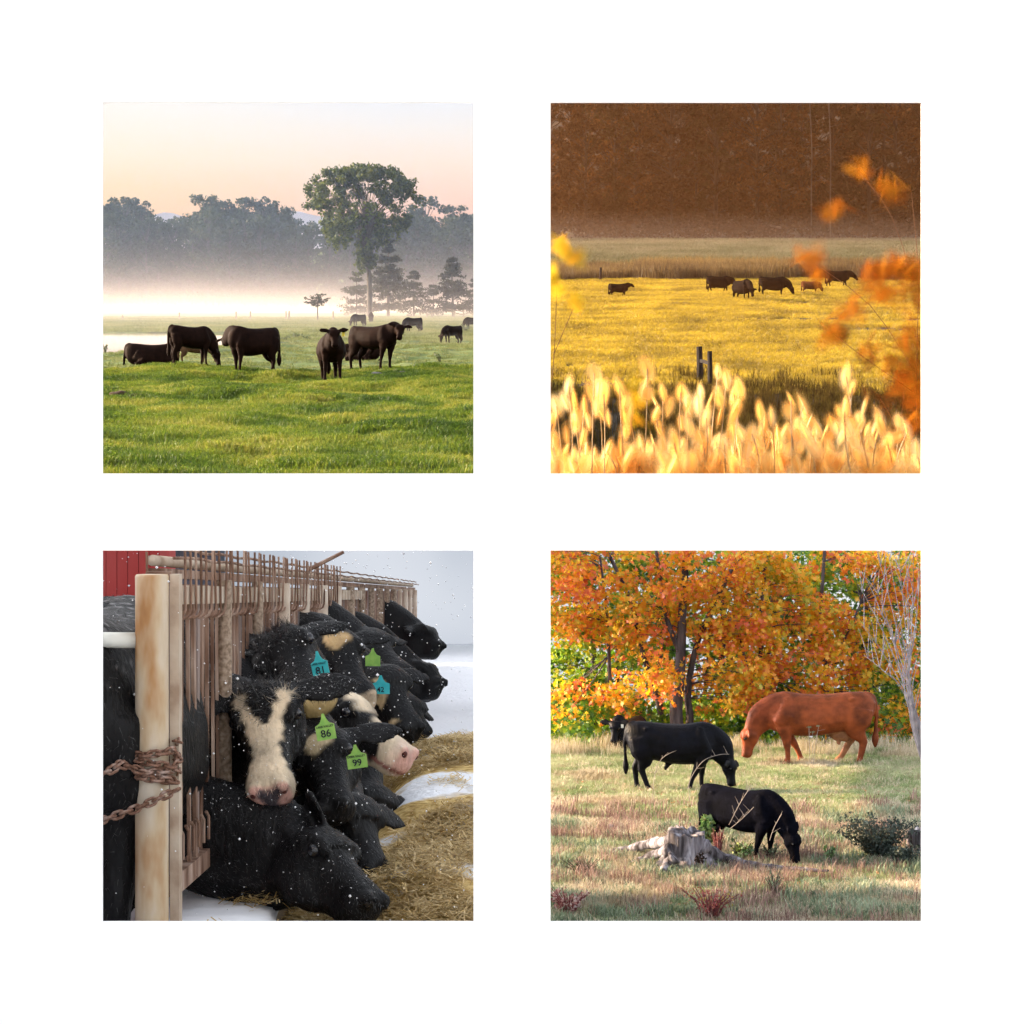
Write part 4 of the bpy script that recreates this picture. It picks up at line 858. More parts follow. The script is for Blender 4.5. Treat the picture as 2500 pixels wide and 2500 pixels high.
# ================================================================ winter feed fence (lower left opening)
FX = -1.10                                             # the fence stands on this line and runs away from the viewer
yB = lambda a: 5131/(1010-K*a)                         # distance at which the fence line crosses column a
ztop = lambda y: -.238-(y-6.3)*.0435
def heap(x, y):
    x = np.asarray(x, float); y = np.asarray(y, float); s = 1/(1+np.exp(-(x+.62)*14))
    return s*(.34*np.exp(-((y-10.2)/2.2)**2)+.10*np.exp(-((y-7.2)/.7)**2))
def z_bl2(x, y): return z_bl(x, y)+heap(x, y)+.05*fbm(x, y, .35, 51, 2)*(1/(1+np.exp(-(np.asarray(x, float)+.7)*14)))
def feedmat():
    m, t, b = newmat('snow_and_feed')
    g = nd(t, 'ShaderNodeNewGeometry'); sp = nd(t, 'ShaderNodeSeparateXYZ'); t.links.new(g.outputs['Position'], sp.inputs[0])
    n = noise(t, 1.7, 4); n2 = noise(t, 26, 4); hay = ramp(t, n2.outputs[0], [(.3, (.28, .17, .05, 1)), (.5, (.52, .36, .13, 1)), (.7, (.72, .56, .27, 1))])
    far = nd(t, 'ShaderNodeMapRange'); far.inputs[1].default_value = 11.2; far.inputs[2].default_value = 13.0; far.inputs[3].default_value = .045; far.inputs[4].default_value = -.25; t.links.new(sp.outputs[1], far.inputs[0])
    ad = nd(t, 'ShaderNodeMath', operation='ADD'); t.links.new(n.outputs[0], ad.inputs[0]); t.links.new(far.outputs[0], ad.inputs[1])
    msk = ramp(t, ad.outputs[0], [(.46, (0, 0, 0, 1)), (.54, (1, 1, 1, 1))])
    lf = nd(t, 'ShaderNodeMapRange'); lf.inputs[1].default_value = -.80; lf.inputs[2].default_value = -.66; t.links.new(sp.outputs[0], lf.inputs[0])
    mm = nd(t, 'ShaderNodeMath', operation='MULTIPLY'); t.links.new(msk.outputs[0], mm.inputs[0]); t.links.new(lf.outputs[0], mm.inputs[1])
    mx = nd(t, 'ShaderNodeMix', data_type='RGBA'); t.links.new(mm.outputs[0], mx.inputs[0]); mx.inputs[6].default_value = (.82, .84, .88, 1); t.links.new(hay.outputs[0], mx.inputs[7])
    t.links.new(mx.outputs[2], b.inputs['Base Color']); b.inputs['Roughness'].default_value = .9; b.inputs['Specular IOR Level'].default_value = .1
    bp = nd(t, 'ShaderNodeBump'); bp.inputs['Strength'].default_value = .7; bp.inputs['Distance'].default_value = .03; t.links.new(n2.outputs[0], bp.inputs['Height']); t.links.new(bp.outputs[0], b.inputs['Normal']); return m
M_feed = feedmat()
sheet('feed_yard', z_bl2, geo(5.1, 26.5, 150), lambda y: -.30*y-2.5, lambda y: -.004*y, 130, M_feed, skirt=.5)
M_skyB = glow('snow_sky', lambda t: ramp(t, noise(t, .25, 3, 'Object').outputs[0], [(.3, lin(158, 168, 182)), (.5, lin(192, 200, 212)), (.72, lin(222, 227, 236))]).outputs[0])
V = []; n = 16
for i in range(n+1):
    a = math.radians(-24+24*i/n); V += [(26.8*math.sin(a), 26.8*math.cos(a), -3.2), (26.8*math.sin(a), 26.8*math.cos(a), .33)]
obj('sky', mesh_of('sky', V, [(2*i, 2*i+2, 2*i+3, 2*i+1) for i in range(n)], M_skyB, True), kind='structure')
# straw bits on feed and snow
M_straw = leafmat('straw', [(.38, .25, .08), (.60, .43, .17), (.78, .62, .34)], 6, trans=.3, rnd=.8)
rngB = np.random.default_rng(61)
def strawsrc():
    V = []; Fs = []
    for i in range(34):
        a = rngB.uniform(0, 6.28); c = rngB.normal(size=3)*np.array([.06, .06, .008]); dx = np.array([math.cos(a), math.sin(a), rngB.uniform(-.2, .4)])*rngB.uniform(.012, .035); w_ = np.array([-math.sin(a), math.cos(a), 0])*.0022
        k = len(V); V += [c-dx-w_, c-dx+w_, c+dx+w_, c+dx-w_]; Fs.append((k, k+1, k+2, k+3))
    return hidden_source('straw_bits', mesh_of('straw_bits', V, Fs, M_straw))
y = rngB.uniform(5.8, 12.5, 5200); x = rngB.uniform(-1.1, -.02, 5200)*np.clip(y/8, .9, 1.2); k = (x < -.012*y) & (fbm(x, y, .6, 71) > -.05-.12*(x > -.5)+.15*(x < -.84)); x, y = x[k], y[k]; zz = np.where(x < -.85, -1.378-.03*(y-7), z_bl2(x, y)+.006)
scatter('loose_feed', np.stack([x, y, zz], 1), rngB.uniform(.6, 1.3, len(x)), rngB.uniform(0, 6.28, len(x)), strawsrc(), 'loose yellow-brown chopped feed strewn over the snow', cat='feed', tilt=rngB.uniform(-.3, .3, len(x)))
# curb with snow on it
M_conc = surf('dirty_concrete', [(.14, .10, .06), (.26, .20, .13)], 9, rough=.95, bump=.4)
M_snow = surf('snow', [(.80, .82, .86), (.88, .89, .92)], 4, rough=.8, bump=.25, bscale=12, spec=.2)
cb = empty('curb', (0, 0, 0), label='low snow-covered concrete curb under the feed fence', cat='curb')
V = [(x_, y_, z_-.03*(y_-7)) for y_ in (5.3, 22) for x_, z_ in ((-1.32, -1.8), (-.865, -1.8), (-.865, -1.43), (-1.32, -1.43))]; obj('curb_block', mesh_of('curb_block', V, [(0, 1, 2, 3), (7, 6, 5, 4), (0, 4, 5, 1), (1, 5, 6, 2), (2, 6, 7, 3), (3, 7, 4, 0)], M_conc), cb)
V = []; Fs = []; ny = 120; prof = [(-1.34, 0), (-1.30, .035), (-1.1, .05), (-.92, .045), (-.85, .02), (-.835, -.03)]
for i in range(ny+1):
    y_ = 5.3+16.6*i/ny
    for x_, z_ in prof: V.append((x_+.012*math.sin(y_*9+z_*40), y_, -1.428-.03*(y_-7)+z_*(1+.4*math.sin(y_*5.3))+.006*math.sin(y_*17+x_*20)))
Fs = [(i*6+j, i*6+j+1, i*6+7+j, i*6+6+j) for i in range(ny) for j in range(5)]
obj('snow_cap', mesh_of('snow_cap', V, Fs, M_snow, True), cb)
# ---- feed fence
M_steel = surf('rusty_steel', [(.11, .055, .035), (.25, .15, .105), (.42, .31, .25)], 14, rough=.75, bump=.25, stretch=(1, 1, .25))
M_steel2 = surf('grey_steel', [(.12, .10, .10), (.26, .20, .18), (.36, .28, .25)], 10, rough=.6, stretch=(1, 1, .2))
M_cream = surf('cream_beam', [(.36, .26, .19), (.52, .42, .33), (.60, .52, .43)], 7, rough=.7, bump=.15)
M_pole = surf('stained_pole', [(.20, .075, .022), (.40, .21, .085), (.54, .42, .28), (.63, .55, .45)], 6.5, rough=.6, bump=.15, bscale=30, stretch=(1, 1, .35), lo=.28, hi=.6)
M_pipe = surf('speckled_pipe', [(.17, .12, .08), (.30, .22, .16), (.42, .33, .25)], 60, rough=.85, bump=.3)
fn = empty('feed_fence', (FX, 6, -1.4), label='long rusty steel feed fence with close vertical bars', cat='fence'); O = Vector((FX, 6, -1.4))
H_ = .94
bar_me = MB().box((-.006, -.014, -H_), (.006, .014, 0)).mesh('bar', M_steel); bar_me2 = MB().box((-.006, -.014, -H_), (.006, .014, 0)).mesh('bar', M_steel2)
y = 6.16; i = 0
while y < 22:
    b = obj('bar', bar_me2 if (i*7) % 5 == 0 else bar_me, fn, loc=Vector((FX, y, ztop(y)))-O); b.rotation_euler = (.012*math.sin(i*2.1), .01*math.sin(i*1.3), .15*math.sin(i*.9)); y += .105; i += 1
for y in np.arange(7.14, 22, .93): MB().tube([Vector((FX+.025, y, ztop(y)+.02))-O, Vector((FX+.025, y, -1.2))-O, Vector((FX+.025, y, ztop(y)-1.2))-O], .027+.003*math.sin(y*3), 10).build('post', M_pipe if int(y*10) % 3 else M_cream, fn, True)
MB().tube([Vector((FX-.02, 7.0, -1.17))-O, Vector((FX-.02, 7.0, -1.5))-O], .043, 14).build('post_sleeve', M_pipe, fn, True)
def along(name, mat, dz, dx, w_, h_, y0=6.12, y1=22.05):
    MB().beam(Vector((FX+dx, y0, ztop(y0)+dz))-O, Vector((FX+dx, y1, ztop(y1)+dz))-O, w_, h_).build(name, mat, fn)
along('bottom_rail', M_steel, -H_-.03, 0, .05, .065)
along('top_channel', M_steel, .035, -.04, .05, .03)
for k_ in range(36): MB().beam(Vector((FX+.022, 6.20+k_*.21, ztop(6.2+k_*.21)-.035))-O, Vector((FX+.022, 6.35+k_*.21, ztop(6.35+k_*.21)-.035))-O, .018, .062).build('cream_block', M_cream, fn)
MB().tube([Vector((FX-.05, y_, ztop(y_)+.075))-O for y_ in np.linspace(6.1, 22, 20)], .018, 8).build('pipe_rail', M_cream, fn, True)
for dz, dx in ((.115, .0), (.085, .03)): MB().tube([Vector((FX+dx, y_, ztop(y_)+dz+.004*math.sin(y_*8)))-O for y_ in np.linspace(6.05, 21.9, 60)], .0055, 6).build('rod', M_steel, fn)
for i in range(46):
    y_ = 6.22+.105*i*(1+.004*i); l = .14*math.sin(i*1.7)*(i > 4)
    MB().tube([Vector((FX+.035, y_+l*.4, ztop(y_)+.14)), Vector((FX+.037, y_+l*.2, ztop(y_)+.02)), Vector((FX+.037, y_, ztop(y_)-.085)), Vector((FX+.03, y_-.012, ztop(y_)-.105)), Vector((FX+.012, y_-.02, ztop(y_)-.115))], .0048, 6).build('hook_rod', M_steel, fn)
for ch in fn.children:
    if ch.name.startswith('hook_rod'): ch.location = -O
for i in range(9):
    y_ = 6.22+.105*i; MB().tube([Vector((FX+.02, y_, ztop(y_)-.80))-O, Vector((FX+.026, y_+.02, ztop(y_)-.82))-O, Vector((FX+.026, y_+.02, ztop(y_)-.90))-O], .006, 6).build('latch', M_steel, fn)
# near pole, channel, gate pipe
pt = P('BL', 272, 160, 5.9); r_ = 86*5.9/FZ
pl = empty('fence_pole', (pt.x, 5.9, -1.6), label='thick stained cream pole with chains at the front of the fence', cat='post')
ring = [(r_*math.cos(t_)*(1 if abs(math.cos(t_)) < .9 else .98), r_*math.sin(t_)) for t_ in np.linspace(0, 2*math.pi, 25)[:-1]]
V = []; zs_ = np.linspace(0, pt.z+1.6, 14)
for z_ in zs_: V += [(x_*(1+.01*math.sin(z_*9)), y_, z_) for x_, y_ in ring]
V += [(x_*.93, y_*.93, zs_[-1]+.006) for x_, y_ in ring]; m_ = len(zs_)+1
obj('pole', mesh_of('pole', V, [(i*24+j, i*24+(j+1) % 24, (i+1)*24+(j+1) % 24, (i+1)*24+j) for i in range(m_-1) for j in range(24)]+[tuple((m_-1)*24+j for j in range(24))], M_pole, True), pl)
MB().box((.050, .03, 0), (.078, .09, pt.z+1.605)).build('channel', M_cream, pl)
MB().box((-.03, .052, pt.z+1.575), (.05, .09, pt.z+1.612)).build('cap_block', M_steel, pl)
M_white = surf('white_pipe', [(.62, .64, .60), (.76, .78, .74)], 8, rough=.35)
p0, p1 = P('BL', -80, 482, 5.86), P('BL', 200, 484, 5.9); MB().tube([p0, p1], .0245, 14).build('gate_pipe', M_white, smooth=True, label='white horizontal gate pipe running into the thick pole', cat='pipe')
tg = MB(); p0 = P('BL', 245, 35, 6.1); p1 = P('BL', 247, 150, 6.1); tg.tube([p0, p1, p1-Vector((0, 0, .05))], .0045, 6).build('thin_rod', M_steel, label='thin upright steel rod sticking up behind the thick pole', cat='rod')
p0, p1 = P('BL', 1060, 130, 10.2), P('BL', 1245, 36, 10.2); MB().tube([p0, p1], [.012, .009], 6).build('stick', M_steel, label='bare stick poking up diagonally above the fence', cat='stick')
# chains
def link_mesh():
    N, n = 14, 6; V = []; Fs = []
    for i in range(N):
        t_ = 2*math.pi*i/N; c = Vector((.013*math.cos(t_)+.006*math.copysign(1, math.cos(t_)), .0105*math.sin(t_), 0)); r = Vector((math.cos(t_), math.sin(t_), 0))
        for j in range(n): ph = 2*math.pi*j/n; V.append(c+r*(.0048*math.cos(ph))+Vector((0, 0, .0048*math.sin(ph))))
    Fs = [(i*n+j, i*n+(j+1) % n, ((i+1) % N)*n+(j+1) % n, ((i+1) % N)*n+j) for i in range(N) for j in range(n)]
    return mesh_of('link', V, Fs, M_chain, True)
M_chain = surf('rusty_chain', [(.10, .045, .025), (.24, .13, .09), (.40, .30, .26)], 40, rough=.7, bump=.2)
LM = link_mesh()
def chain(label, pts, step=.026):
    pts = smoothpath(pts, 10); o = empty('chain', pts[0], label=label, cat='chain'); acc = 0; k = 0
    for i in range(len(pts)-1):
        a, b = pts[i], pts[i+1]; L = (b-a).length
        while acc < L:
            p = a.lerp(b, acc/L); t_ = (b-a).normalized(); q = t_.to_track_quat('X', 'Z'); e = obj('link', LM, o, loc=p-pts[0]); e.rotation_mode = 'QUATERNION'; from_roll = Matrix.Rotation((math.pi/2)*(k % 2)+.35, 4, t_).to_quaternion(); e.rotation_quaternion = from_roll @ q; acc += step; k += 1
        acc -= L
cz = lambda b: P('BL', 272, b, 5.84).z
loops = []
for k_, (b_, tl) in enumerate(((1030, .012), (1075, -.010), (1120, .008), (1155, -.006))):
    for t_ in np.linspace(0, 2*math.pi, 13)[:-1]: loops.append(Vector((pt.x+.008+(r_+.013)*math.cos(t_)*1.12, 5.9+(r_+.012)*math.sin(t_), cz(b_)+tl*math.cos(t_)-.004*t_)))
chain('bunched rusty chain wound around the thick pole', loops+[P('BL', 100, 1110, 5.80)])
chain('rusty chain running left from the wound chain', [P('BL', 105, 1115, 5.80), P('BL', 60, 1145, 5.78), P('BL', -20, 1175, 5.76)])
chain('lower rusty chain slanting down to the left across the pole', [P('BL', 385, 1250, 5.83), P('BL', 300, 1290, 5.82), P('BL', 200, 1335, 5.81), P('BL', 100, 1370, 5.80), P('BL', -20, 1410, 5.79)])
# ---- red barn and slate shed beyond
M_red = surf('barn_red', [(.30, .035, .03), (.42, .05, .045), (.50, .10, .09)], 1.2, rough=.8, stretch=(1, 1, .4))
M_slate = surf('slate_board', [(.07, .09, .12), (.13, .15, .19)], 3, rough=.8)
bn = empty('barn', (-5.4, 15, -1.7), label='red boarded barn behind the cattle at upper left', cat='barn')
for i in range(14):
    x0 = 1.45+i*.085; MB().box((x0, 0, 0), (x0+.081, .06, 1.78-.02*(i % 2))).build('board', M_red, bn)
MB().box((.0, .065, 0), (2.60, .9, 1.70)).build('lean_to', M_red, bn)
MB().box((-7, -11, 0), (-.02, 8.3, 3.7)).build('wall', M_red, bn)  # unseen block added to keep the low sun off the feed yard
MB().box((-7.2, -11.2, 3.71), (.1, 8.5, 3.85)).build('sun_block_top', M_slate, bn)  # unseen lid of the added sun block
MB().beam(Vector((1.5, -.02, 1.2)), Vector((2.4, -.02, 1.75)), .02, .05).build('brace', M_conc, bn)
sh = empty('shed', P('BL', 470, 400, 25), label='slate blue shed far behind the fence top', cat='shed'); S0 = P('BL', 470, 400, 25)
for i in range(7):
    q = P('BL', 320+i*42, 300, 25)-S0; MB().box((q.x, 0, -1), (q.x+.105, .5, P('BL', 0, -30+4*i, 25).z-S0.z)).build('board', M_slate, sh)
# ---- dairy cows with their heads through the fence
M_dairy = coatmat('dairy_coat', rough=.5, sheen=0, spec=.16, bump=.5, bscale=55, mott=.5)
M_hair = coatmat('dairy_hair', rough=.32, sheen=0, spec=.7, bump=0, mott=.6)
M_snowbit = coatmat('snow_bits', rough=.8, sheen=0, spec=.1, bump=0, mott=.05)
WH = (.72, .60, .44); PK = (.66, .38, .32); BK = (.0065, .0065, .0075)
sm = lambda x: np.clip(x, 0, 1)
ed = lambda v, s=.03: sm(v/s+.5)
def m_blaze(h, c):
    a, s, u = h[:, 0], np.abs(h[:, 1]), h[:, 2]; wob = .006*np.sin(a*23+h[:, 1]*55)+.004*np.sin(a*61)
    wo = np.interp(a, [.10, .2, .32, .5, .7, .9], [.115, .105, .075, .055, .05, .08])+wob; wb = np.interp(a, [.12, .28, .42, .44], [.055, .05, .012, -.05])+wob
    return ed(wo-s, .012)*ed(s-wb, .012)*ed(a-.13+wob, .04)*ed(u+.01, .03)
def m_muzzle(h, c): return ed(h[:, 0]-.86+.02*np.sin(h[:, 1]*60), .05)*ed(1.3-h[:, 0], .02)*(np.abs(h[:, 1]) < .16)*(np.abs(h[:, 2]) < .2)
def m_nose(h, c): return ed(h[:, 0]-.97, .03)*(np.abs(h[:, 1]) < .13)*(np.abs(h[:, 2]) < .15)*ed(h[:, 2]+.07, .03)
def m_pad(h, c): return ed(h[:, 0]-.985, .02)*ed(.036+.01*np.sin(h[:, 2]*80)-np.abs(h[:, 1]), .012)*ed(h[:, 2]+.06, .02)*(h[:, 2] < .06)
def m_mouth(h, c): return ed(.009-np.abs(h[:, 2]+.062+.03*(1-h[:, 0])), .008)*ed(h[:, 0]-.74, .05)*(h[:, 0] < 1.2)*(np.abs(h[:, 1]) < .15)
def m_side(h, c):
    a, u = h[:, 0], h[:, 2]; lo = np.interp(a, [.1, .5, .7, .8, 1], [.075, .06, .02, -.06, -.3]); return ed(u-lo+.008*np.sin(a*40), .02)*ed(a-.05, .04)*(np.abs(h[:, 1]) < .16)*(a < 1.3)
def m_under(h, c): return ed(-.085-h[:, 2]+.01*np.sin(h[:, 0]*50), .02)*ed(h[:, 0]-.45, .1)*(h[:, 0] < 1.2)*(np.abs(h[:, 1]) < .12)
def m_star(h, c): return ed(.06-np.hypot((h[:, 0]-.22)*.5, h[:, 1])+.01*np.sin(h[:, 1]*60), .015)*(h[:, 2] > 0)
def m_edge(h, c): return ed(.02-np.abs(h[:, 1]-.09-.02*np.sin(h[:, 0]*12)), .01)*ed(h[:, 0]-.25, .05)*ed(.85-h[:, 0], .05)*(h[:, 2] > -.02)
nb = dict(base=BK)
def dairy(label, poll, muz, yb, marks=(), hint=(0, -.5, .8), nfur=0, mid=None, zb=None, ear=1.0, eard=(-.2, -.1), earfix=None, headr=1.0, eyes=True, voxel=.016, xb=FX-1.0, curls=0, nb_=None, np_=None, nr=.85):
    loc = Vector((xb, yb, -1.62-.0435*(yb-7) if zb is None else zb)); lp, lm = Vector(poll)-loc, Vector(muz)-loc
    o, hf = cow('dairy_cow', label, loc, 0, 1.0, M_dairy, eyes=eyes, poll=lp, muzzle=lm, hint=hint, paint=dict(base=BK, marks=list(marks)), voxel=voxel, thin=.75, ear=ear, eard=eard, earfix=earfix, headr=headr, nr=nr, nbase=(Vector(nb_)-loc) if nb_ else None, npre=(Vector(np_)-loc) if np_ else None, neckmid=(Vector(mid)-loc) if mid else None, group='dairy cows feeding through the fence')
    if nfur:
        f_ = fur(o, int(nfur*1.4), .024, .0017, M_hair, seed=int(abs(poll[0]*1000)), region=lambda c: (c[:, 0] > .35), dirn=tuple(hf[1]*1.0-hf[3]*.2), curl=.55, lift=.25)
    if nfur: fur(o, int(nfur*.045), .010, .0022, M_snowbit, seed=9, name='snow_dusting', region=lambda c: (c[:, 0] > .45), colour=(.8, .8, .82), upmin=.25, curl=1.5, lift=.6)
    if curls:
        q = hf[0]; f2 = fur(o, curls, .055, .0013, M_hair, seed=7, name='forelock', region=lambda c: np.linalg.norm(c-np.array(q+hf[1]*.05+hf[3]*.06), axis=1) < .11, dirn=(.2, -.3, .6), curl=.9, lift=.7)
    return o, hf
def Q(a, b, d): return P('BL', a, b, d)
cA, hA = dairy('black cow with a pale blaze and pink nose facing the viewer, green tag 86', Q(846, 745, 7.16), Q(872, 1275, 6.84), 7.45, [(m_blaze, WH), (m_muzzle, WH), (m_nose, PK), (m_pad, (.06, .05, .06)), (m_mouth, (.30, .12, .10))], hint=(-.08, -.8, .55), nfur=16000, mid=Q(690, 960, 7.36), nb_=(-1.36, 7.42, -.78), np_=(-1.7, 7.42, -.7), ear=1.12, earfix={1: (-.85, -.42, -.04), -1: (.95, .12, .10)}, headr=1.06, voxel=.012, curls=500)
cB, hB = dairy('black cow with curly wet poll above the blazed cow, turquoise tag 81', Q(890, 500, 7.95), Q(1105, 790, 7.60), 8.1, [(m_nose, (.40, .30, .14))], hint=(-.3, -.75, .65), nfur=11000, mid=Q(760, 700, 8.05), earfix={1: (-.75, .1, .45), -1: (.9, .3, .1)}, headr=1.15, curls=600, voxel=.014)
cC, hC = dairy('black cow lowering its head to the feed at the front', Q(1075, 1490, 6.86), Q(1390, 1850, 6.66), 7.0, [], hint=(.7, -.25, .5), nfur=12000, mid=Q(830, 1560, 6.93), earfix={1: (-.3, .6, .5), -1: (-.25, -.35, .85)}, headr=1.12, voxel=.014, nb_=(-1.32, 6.95, -1.10), np_=(-1.62, 6.98, -.95), nr=.72)
cD, hD = dairy('black cow in profile with white muzzle and white stripe down its face', Q(1190, 800, 8.75), Q(1570, 1090, 8.55), 8.9, [(m_side, WH), (m_muzzle, (.74, .58, .46)), (m_nose, (.70, .42, .36)), (m_under, WH), (m_mouth, (.30, .12, .10))], hint=(.45, 0, .9), nfur=5000, mid=Q(980, 850, 8.9), headr=1.1, ear=.9)
cE, hE = dairy('black cow peering down beside the blazed cow, green tag 99', Q(1130, 985, 7.55), Q(1200, 1360, 7.25), 7.9, [(m_star, (.40, .32, .2))], hint=(-.2, -.8, .5), nfur=6000, mid=Q(930, 1000, 7.8), ear=1.05, earfix={-1: (.95, .1, .05), 1: (-.8, .3, .1)}, headr=.95)
cF, hF_ = dairy('black cow with a tan forehead patch in the middle of the row', Q(1165, 475, 9.75), Q(1340, 800, 9.42), 9.9, [(m_star, (.55, .38, .19)), (m_nose, (.45, .36, .26))], hint=(.1, -.6, .75), nfur=3500, mid=Q(1080, 560, 9.95), headr=1.15)
cG, hG = dairy('black cow with a green tag far along the row', Q(1330, 470, 11.3), Q(1560, 680, 11.0), 11.3, [], hint=(.3, -.4, .8), nfur=2000, headr=1.15)
cH, hH = dairy('black cow with pale streaks on its cheek, turquoise tag 42', Q(1420, 640, 10.6), Q(1590, 960, 10.35), 10.6, [(m_edge, (.5, .38, .22))], hint=(.4, -.6, .6), nfur=2500, mid=Q(1260, 700, 10.7), headr=1.15)
dairy('dark cow head lowered behind the front feeding cow', Q(1270, 1290, 7.7), Q(1400, 1690, 7.5), 8.4, [], hint=(.6, -.4, .5), nfur=2500, mid=Q(1100, 1260, 8.0), nb_=(-1.3, 8.3, -1.05), np_=(-1.6, 8.3, -.9), nr=.65, headr=1.05)
dairy('dark cow head lowered below the white-muzzled cow', Q(1380, 1230, 9.0), Q(1430, 1510, 8.8), 9.4, [], hint=(.6, -.5, .4), nfur=1500, mid=Q(1230, 1130, 9.2), nb_=(-1.3, 9.3, -1.05), np_=(-1.6, 9.3, -.9), nr=.65)
dairy('black cow head outlined against the snow far down the row', Q(1600, 620, 13.4), Q(1730, 720, 13.3), 13.4, [], hint=(.4, 0, .9), eyes=False, voxel=.022, headr=1.25)
dairy('black cow lowering its head beside the far snow', Q(1540, 780, 12.4), Q(1640, 960, 12.2), 12.4, [], hint=(.6, -.2, .6), eyes=False, voxel=.022, headr=1.2)
dairy('farthest black cow with raised head at the end of the fence', Q(1620, 425, 16.5), Q(1730, 530, 16.4), 16.5, [], hint=(.5, 0, .9), eyes=False, voxel=.024, headr=1.3)
# cow standing behind the pole at left, and one nosing under the rail
o, hf = cow('dairy_cow', 'black snow-dusted cow standing behind the pole at the left edge', (-1.42, 6.62, -1.62), 92, 1.0, M_dairy, head='graze', voxel=.02, paint=dict(base=BK, marks=[(lambda h, c: .5*ed(np.sin(c[:, 0]*131+c[:, 1]*83)*np.sin(c[:, 1]*97-c[:, 0]*71)+.6*np.sin(c[:, 2]*140+c[:, 0]*60)-1.25+(c[:, 2]-1.15)*3, .6), (.4, .4, .42))]), thin=1.05, group='dairy cows feeding through the fence')
fur(o, 9000, .03, .0014, M_hair, seed=5, curl=.6, dirn=(-.2, 0, -.7))
# ---- nostrils of the heads that show them
M_nos = surf('nostril_dark', [(.10, .03, .025)], rough=.5)
def nostrils(o, hf, q=1.0, m=None):
    poll, hd, hs_, hu, L = hf; me = sphere_mesh('nostril', m or M_nos, .019*q, 10, 8)
    for s in (-1, 1):
        e = obj('nostril', me, o, loc=poll+hd*(.985*L)+hu*.022*q+hs_*(.052*s)*q); e.scale = (.75, .75, 1.0)
nostrils(cA, hA, 1.06); nostrils(cD, hD, 1.1); nostrils(cC, hC, 1.1, M_eye); nostrils(cB, hB, 1.1); nostrils(cE, hE, .95, M_eye)
# ---- ear tags
M_green = surf('green_tag', [(.22, .48, .10), (.36, .62, .14)], 30, rough=.45); M_teal = surf('turquoise_tag', [(.03, .42, .48), (.06, .52, .58)], 30, rough=.45); M_ink = surf('tag_ink', [(.01, .012, .03)], rough=.6)
def text_mesh(s, size):
    cu = bpy.data.curves.new('lettering', 'FONT'); cu.body = s; cu.size = size; cu.align_x = 'CENTER'; cu.align_y = 'CENTER'; cu.extrude = .0004; cu.offset = size*.012
    ob = bpy.data.objects.new('lettering', cu); COL.objects.link(ob); dg = bpy.context.evaluated_depsgraph_get(); me = bpy.data.meshes.new_from_object(ob.evaluated_get(dg)); bpy.data.objects.remove(ob); me.materials.clear(); me.materials.append(M_ink); return me
def ear_tag(parent, a, b, d, w_, h_, num, mat, tilt=0, brand=True, turn=0):
    c = P('BL', a, b, d); sh_ = [(-.5, -.5), (.5, -.5), (.5, .12), (.26, .22), (.13, .40), (.06, .62), (-.06, .62), (-.13, .40), (-.26, .22), (-.5, .12)]
    V = [(x_*w_, z_, y_*h_) for z_ in (-.0015, .0015) for x_, y_ in sh_]; n_ = len(sh_)
    Fs = [tuple(range(n_)), tuple(range(2*n_-1, n_-1, -1))]+[(i, i+n_, (i+1) % n_+n_, (i+1) % n_) for i in range(n_)]
    t_ = obj('ear_tag', mesh_of('ear_tag', V, Fs, mat), parent, loc=c-parent.location); t_.rotation_euler = (0, math.radians(tilt), math.radians(turn))
    t_['label'] = ('green' if mat is M_green else 'turquoise')+' ear tag'+(' numbered '+num if num else '')
    if num: e = obj('lettering', text_mesh(num, h_*.44), t_, loc=(0, -.0035, -h_*.24)); e.rotation_euler = (math.pi/2, 0, 0)
    if brand: e = obj('lettering', text_mesh('DEER VALLEY', w_*.15), t_, loc=(0, -.0035, h_*.07)); e.rotation_euler = (math.pi/2, 0, 0)
ear_tag(cA, 1150, 930, 6.90, .070, .085, '86', M_green, tilt=-10)
ear_tag(cE, 1310, 1080, 7.20, .076, .080, '99', M_green, tilt=-8)
ear_tag(cB, 1122, 610, 7.50, .066, .090, '81', M_teal, tilt=-12)
ear_tag(cH, 1432, 715, 9.75, .092, .085, '42', M_teal, brand=False)
ear_tag(cG, 1392, 575, 10.2, .080, .085, '', M_green, brand=False)
# ---- falling snow
def flakes():
    rng = np.random.default_rng(88); n_ = 1500; y_ = 5.7+13*rng.uniform(0, 1, n_)**1.5; x_ = -y_*(.018+.2*rng.uniform(0, 1, n_)); z_ = -y_*(.018+.2*rng.uniform(0, 1, n_)); k = z_ > -1.4
    C = np.stack([x_, y_, z_], 1)[k]; n_ = len(C); O8 = np.array([(1, 0, 0), (-1, 0, 0), (0, 1, 0), (0, -1, 0), (0, 0, 1), (0, 0, -1)]); s = rng.uniform(.0010, .0040, n_)*np.where(rng.uniform(0, 1, n_) < .05, 2.0, 1)*np.clip(C[:, 1]/8, .7, 1.6)
    V = (C[:, None]+s[:, None, None]*O8[None]).reshape(-1, 3); T = np.array([(0, 2, 4), (2, 1, 4), (1, 3, 4), (3, 0, 4), (2, 0, 5), (1, 2, 5), (3, 1, 5), (0, 3, 5)])
    obj('falling_snow', mesh_of('falling_snow', V, (np.arange(n_)[:, None, None]*6+T[None]).reshape(-1, 3), M_snow), label='fine snowflakes drifting through the air around the dairy cows', cat='snow', kind='stuff')
flakes()
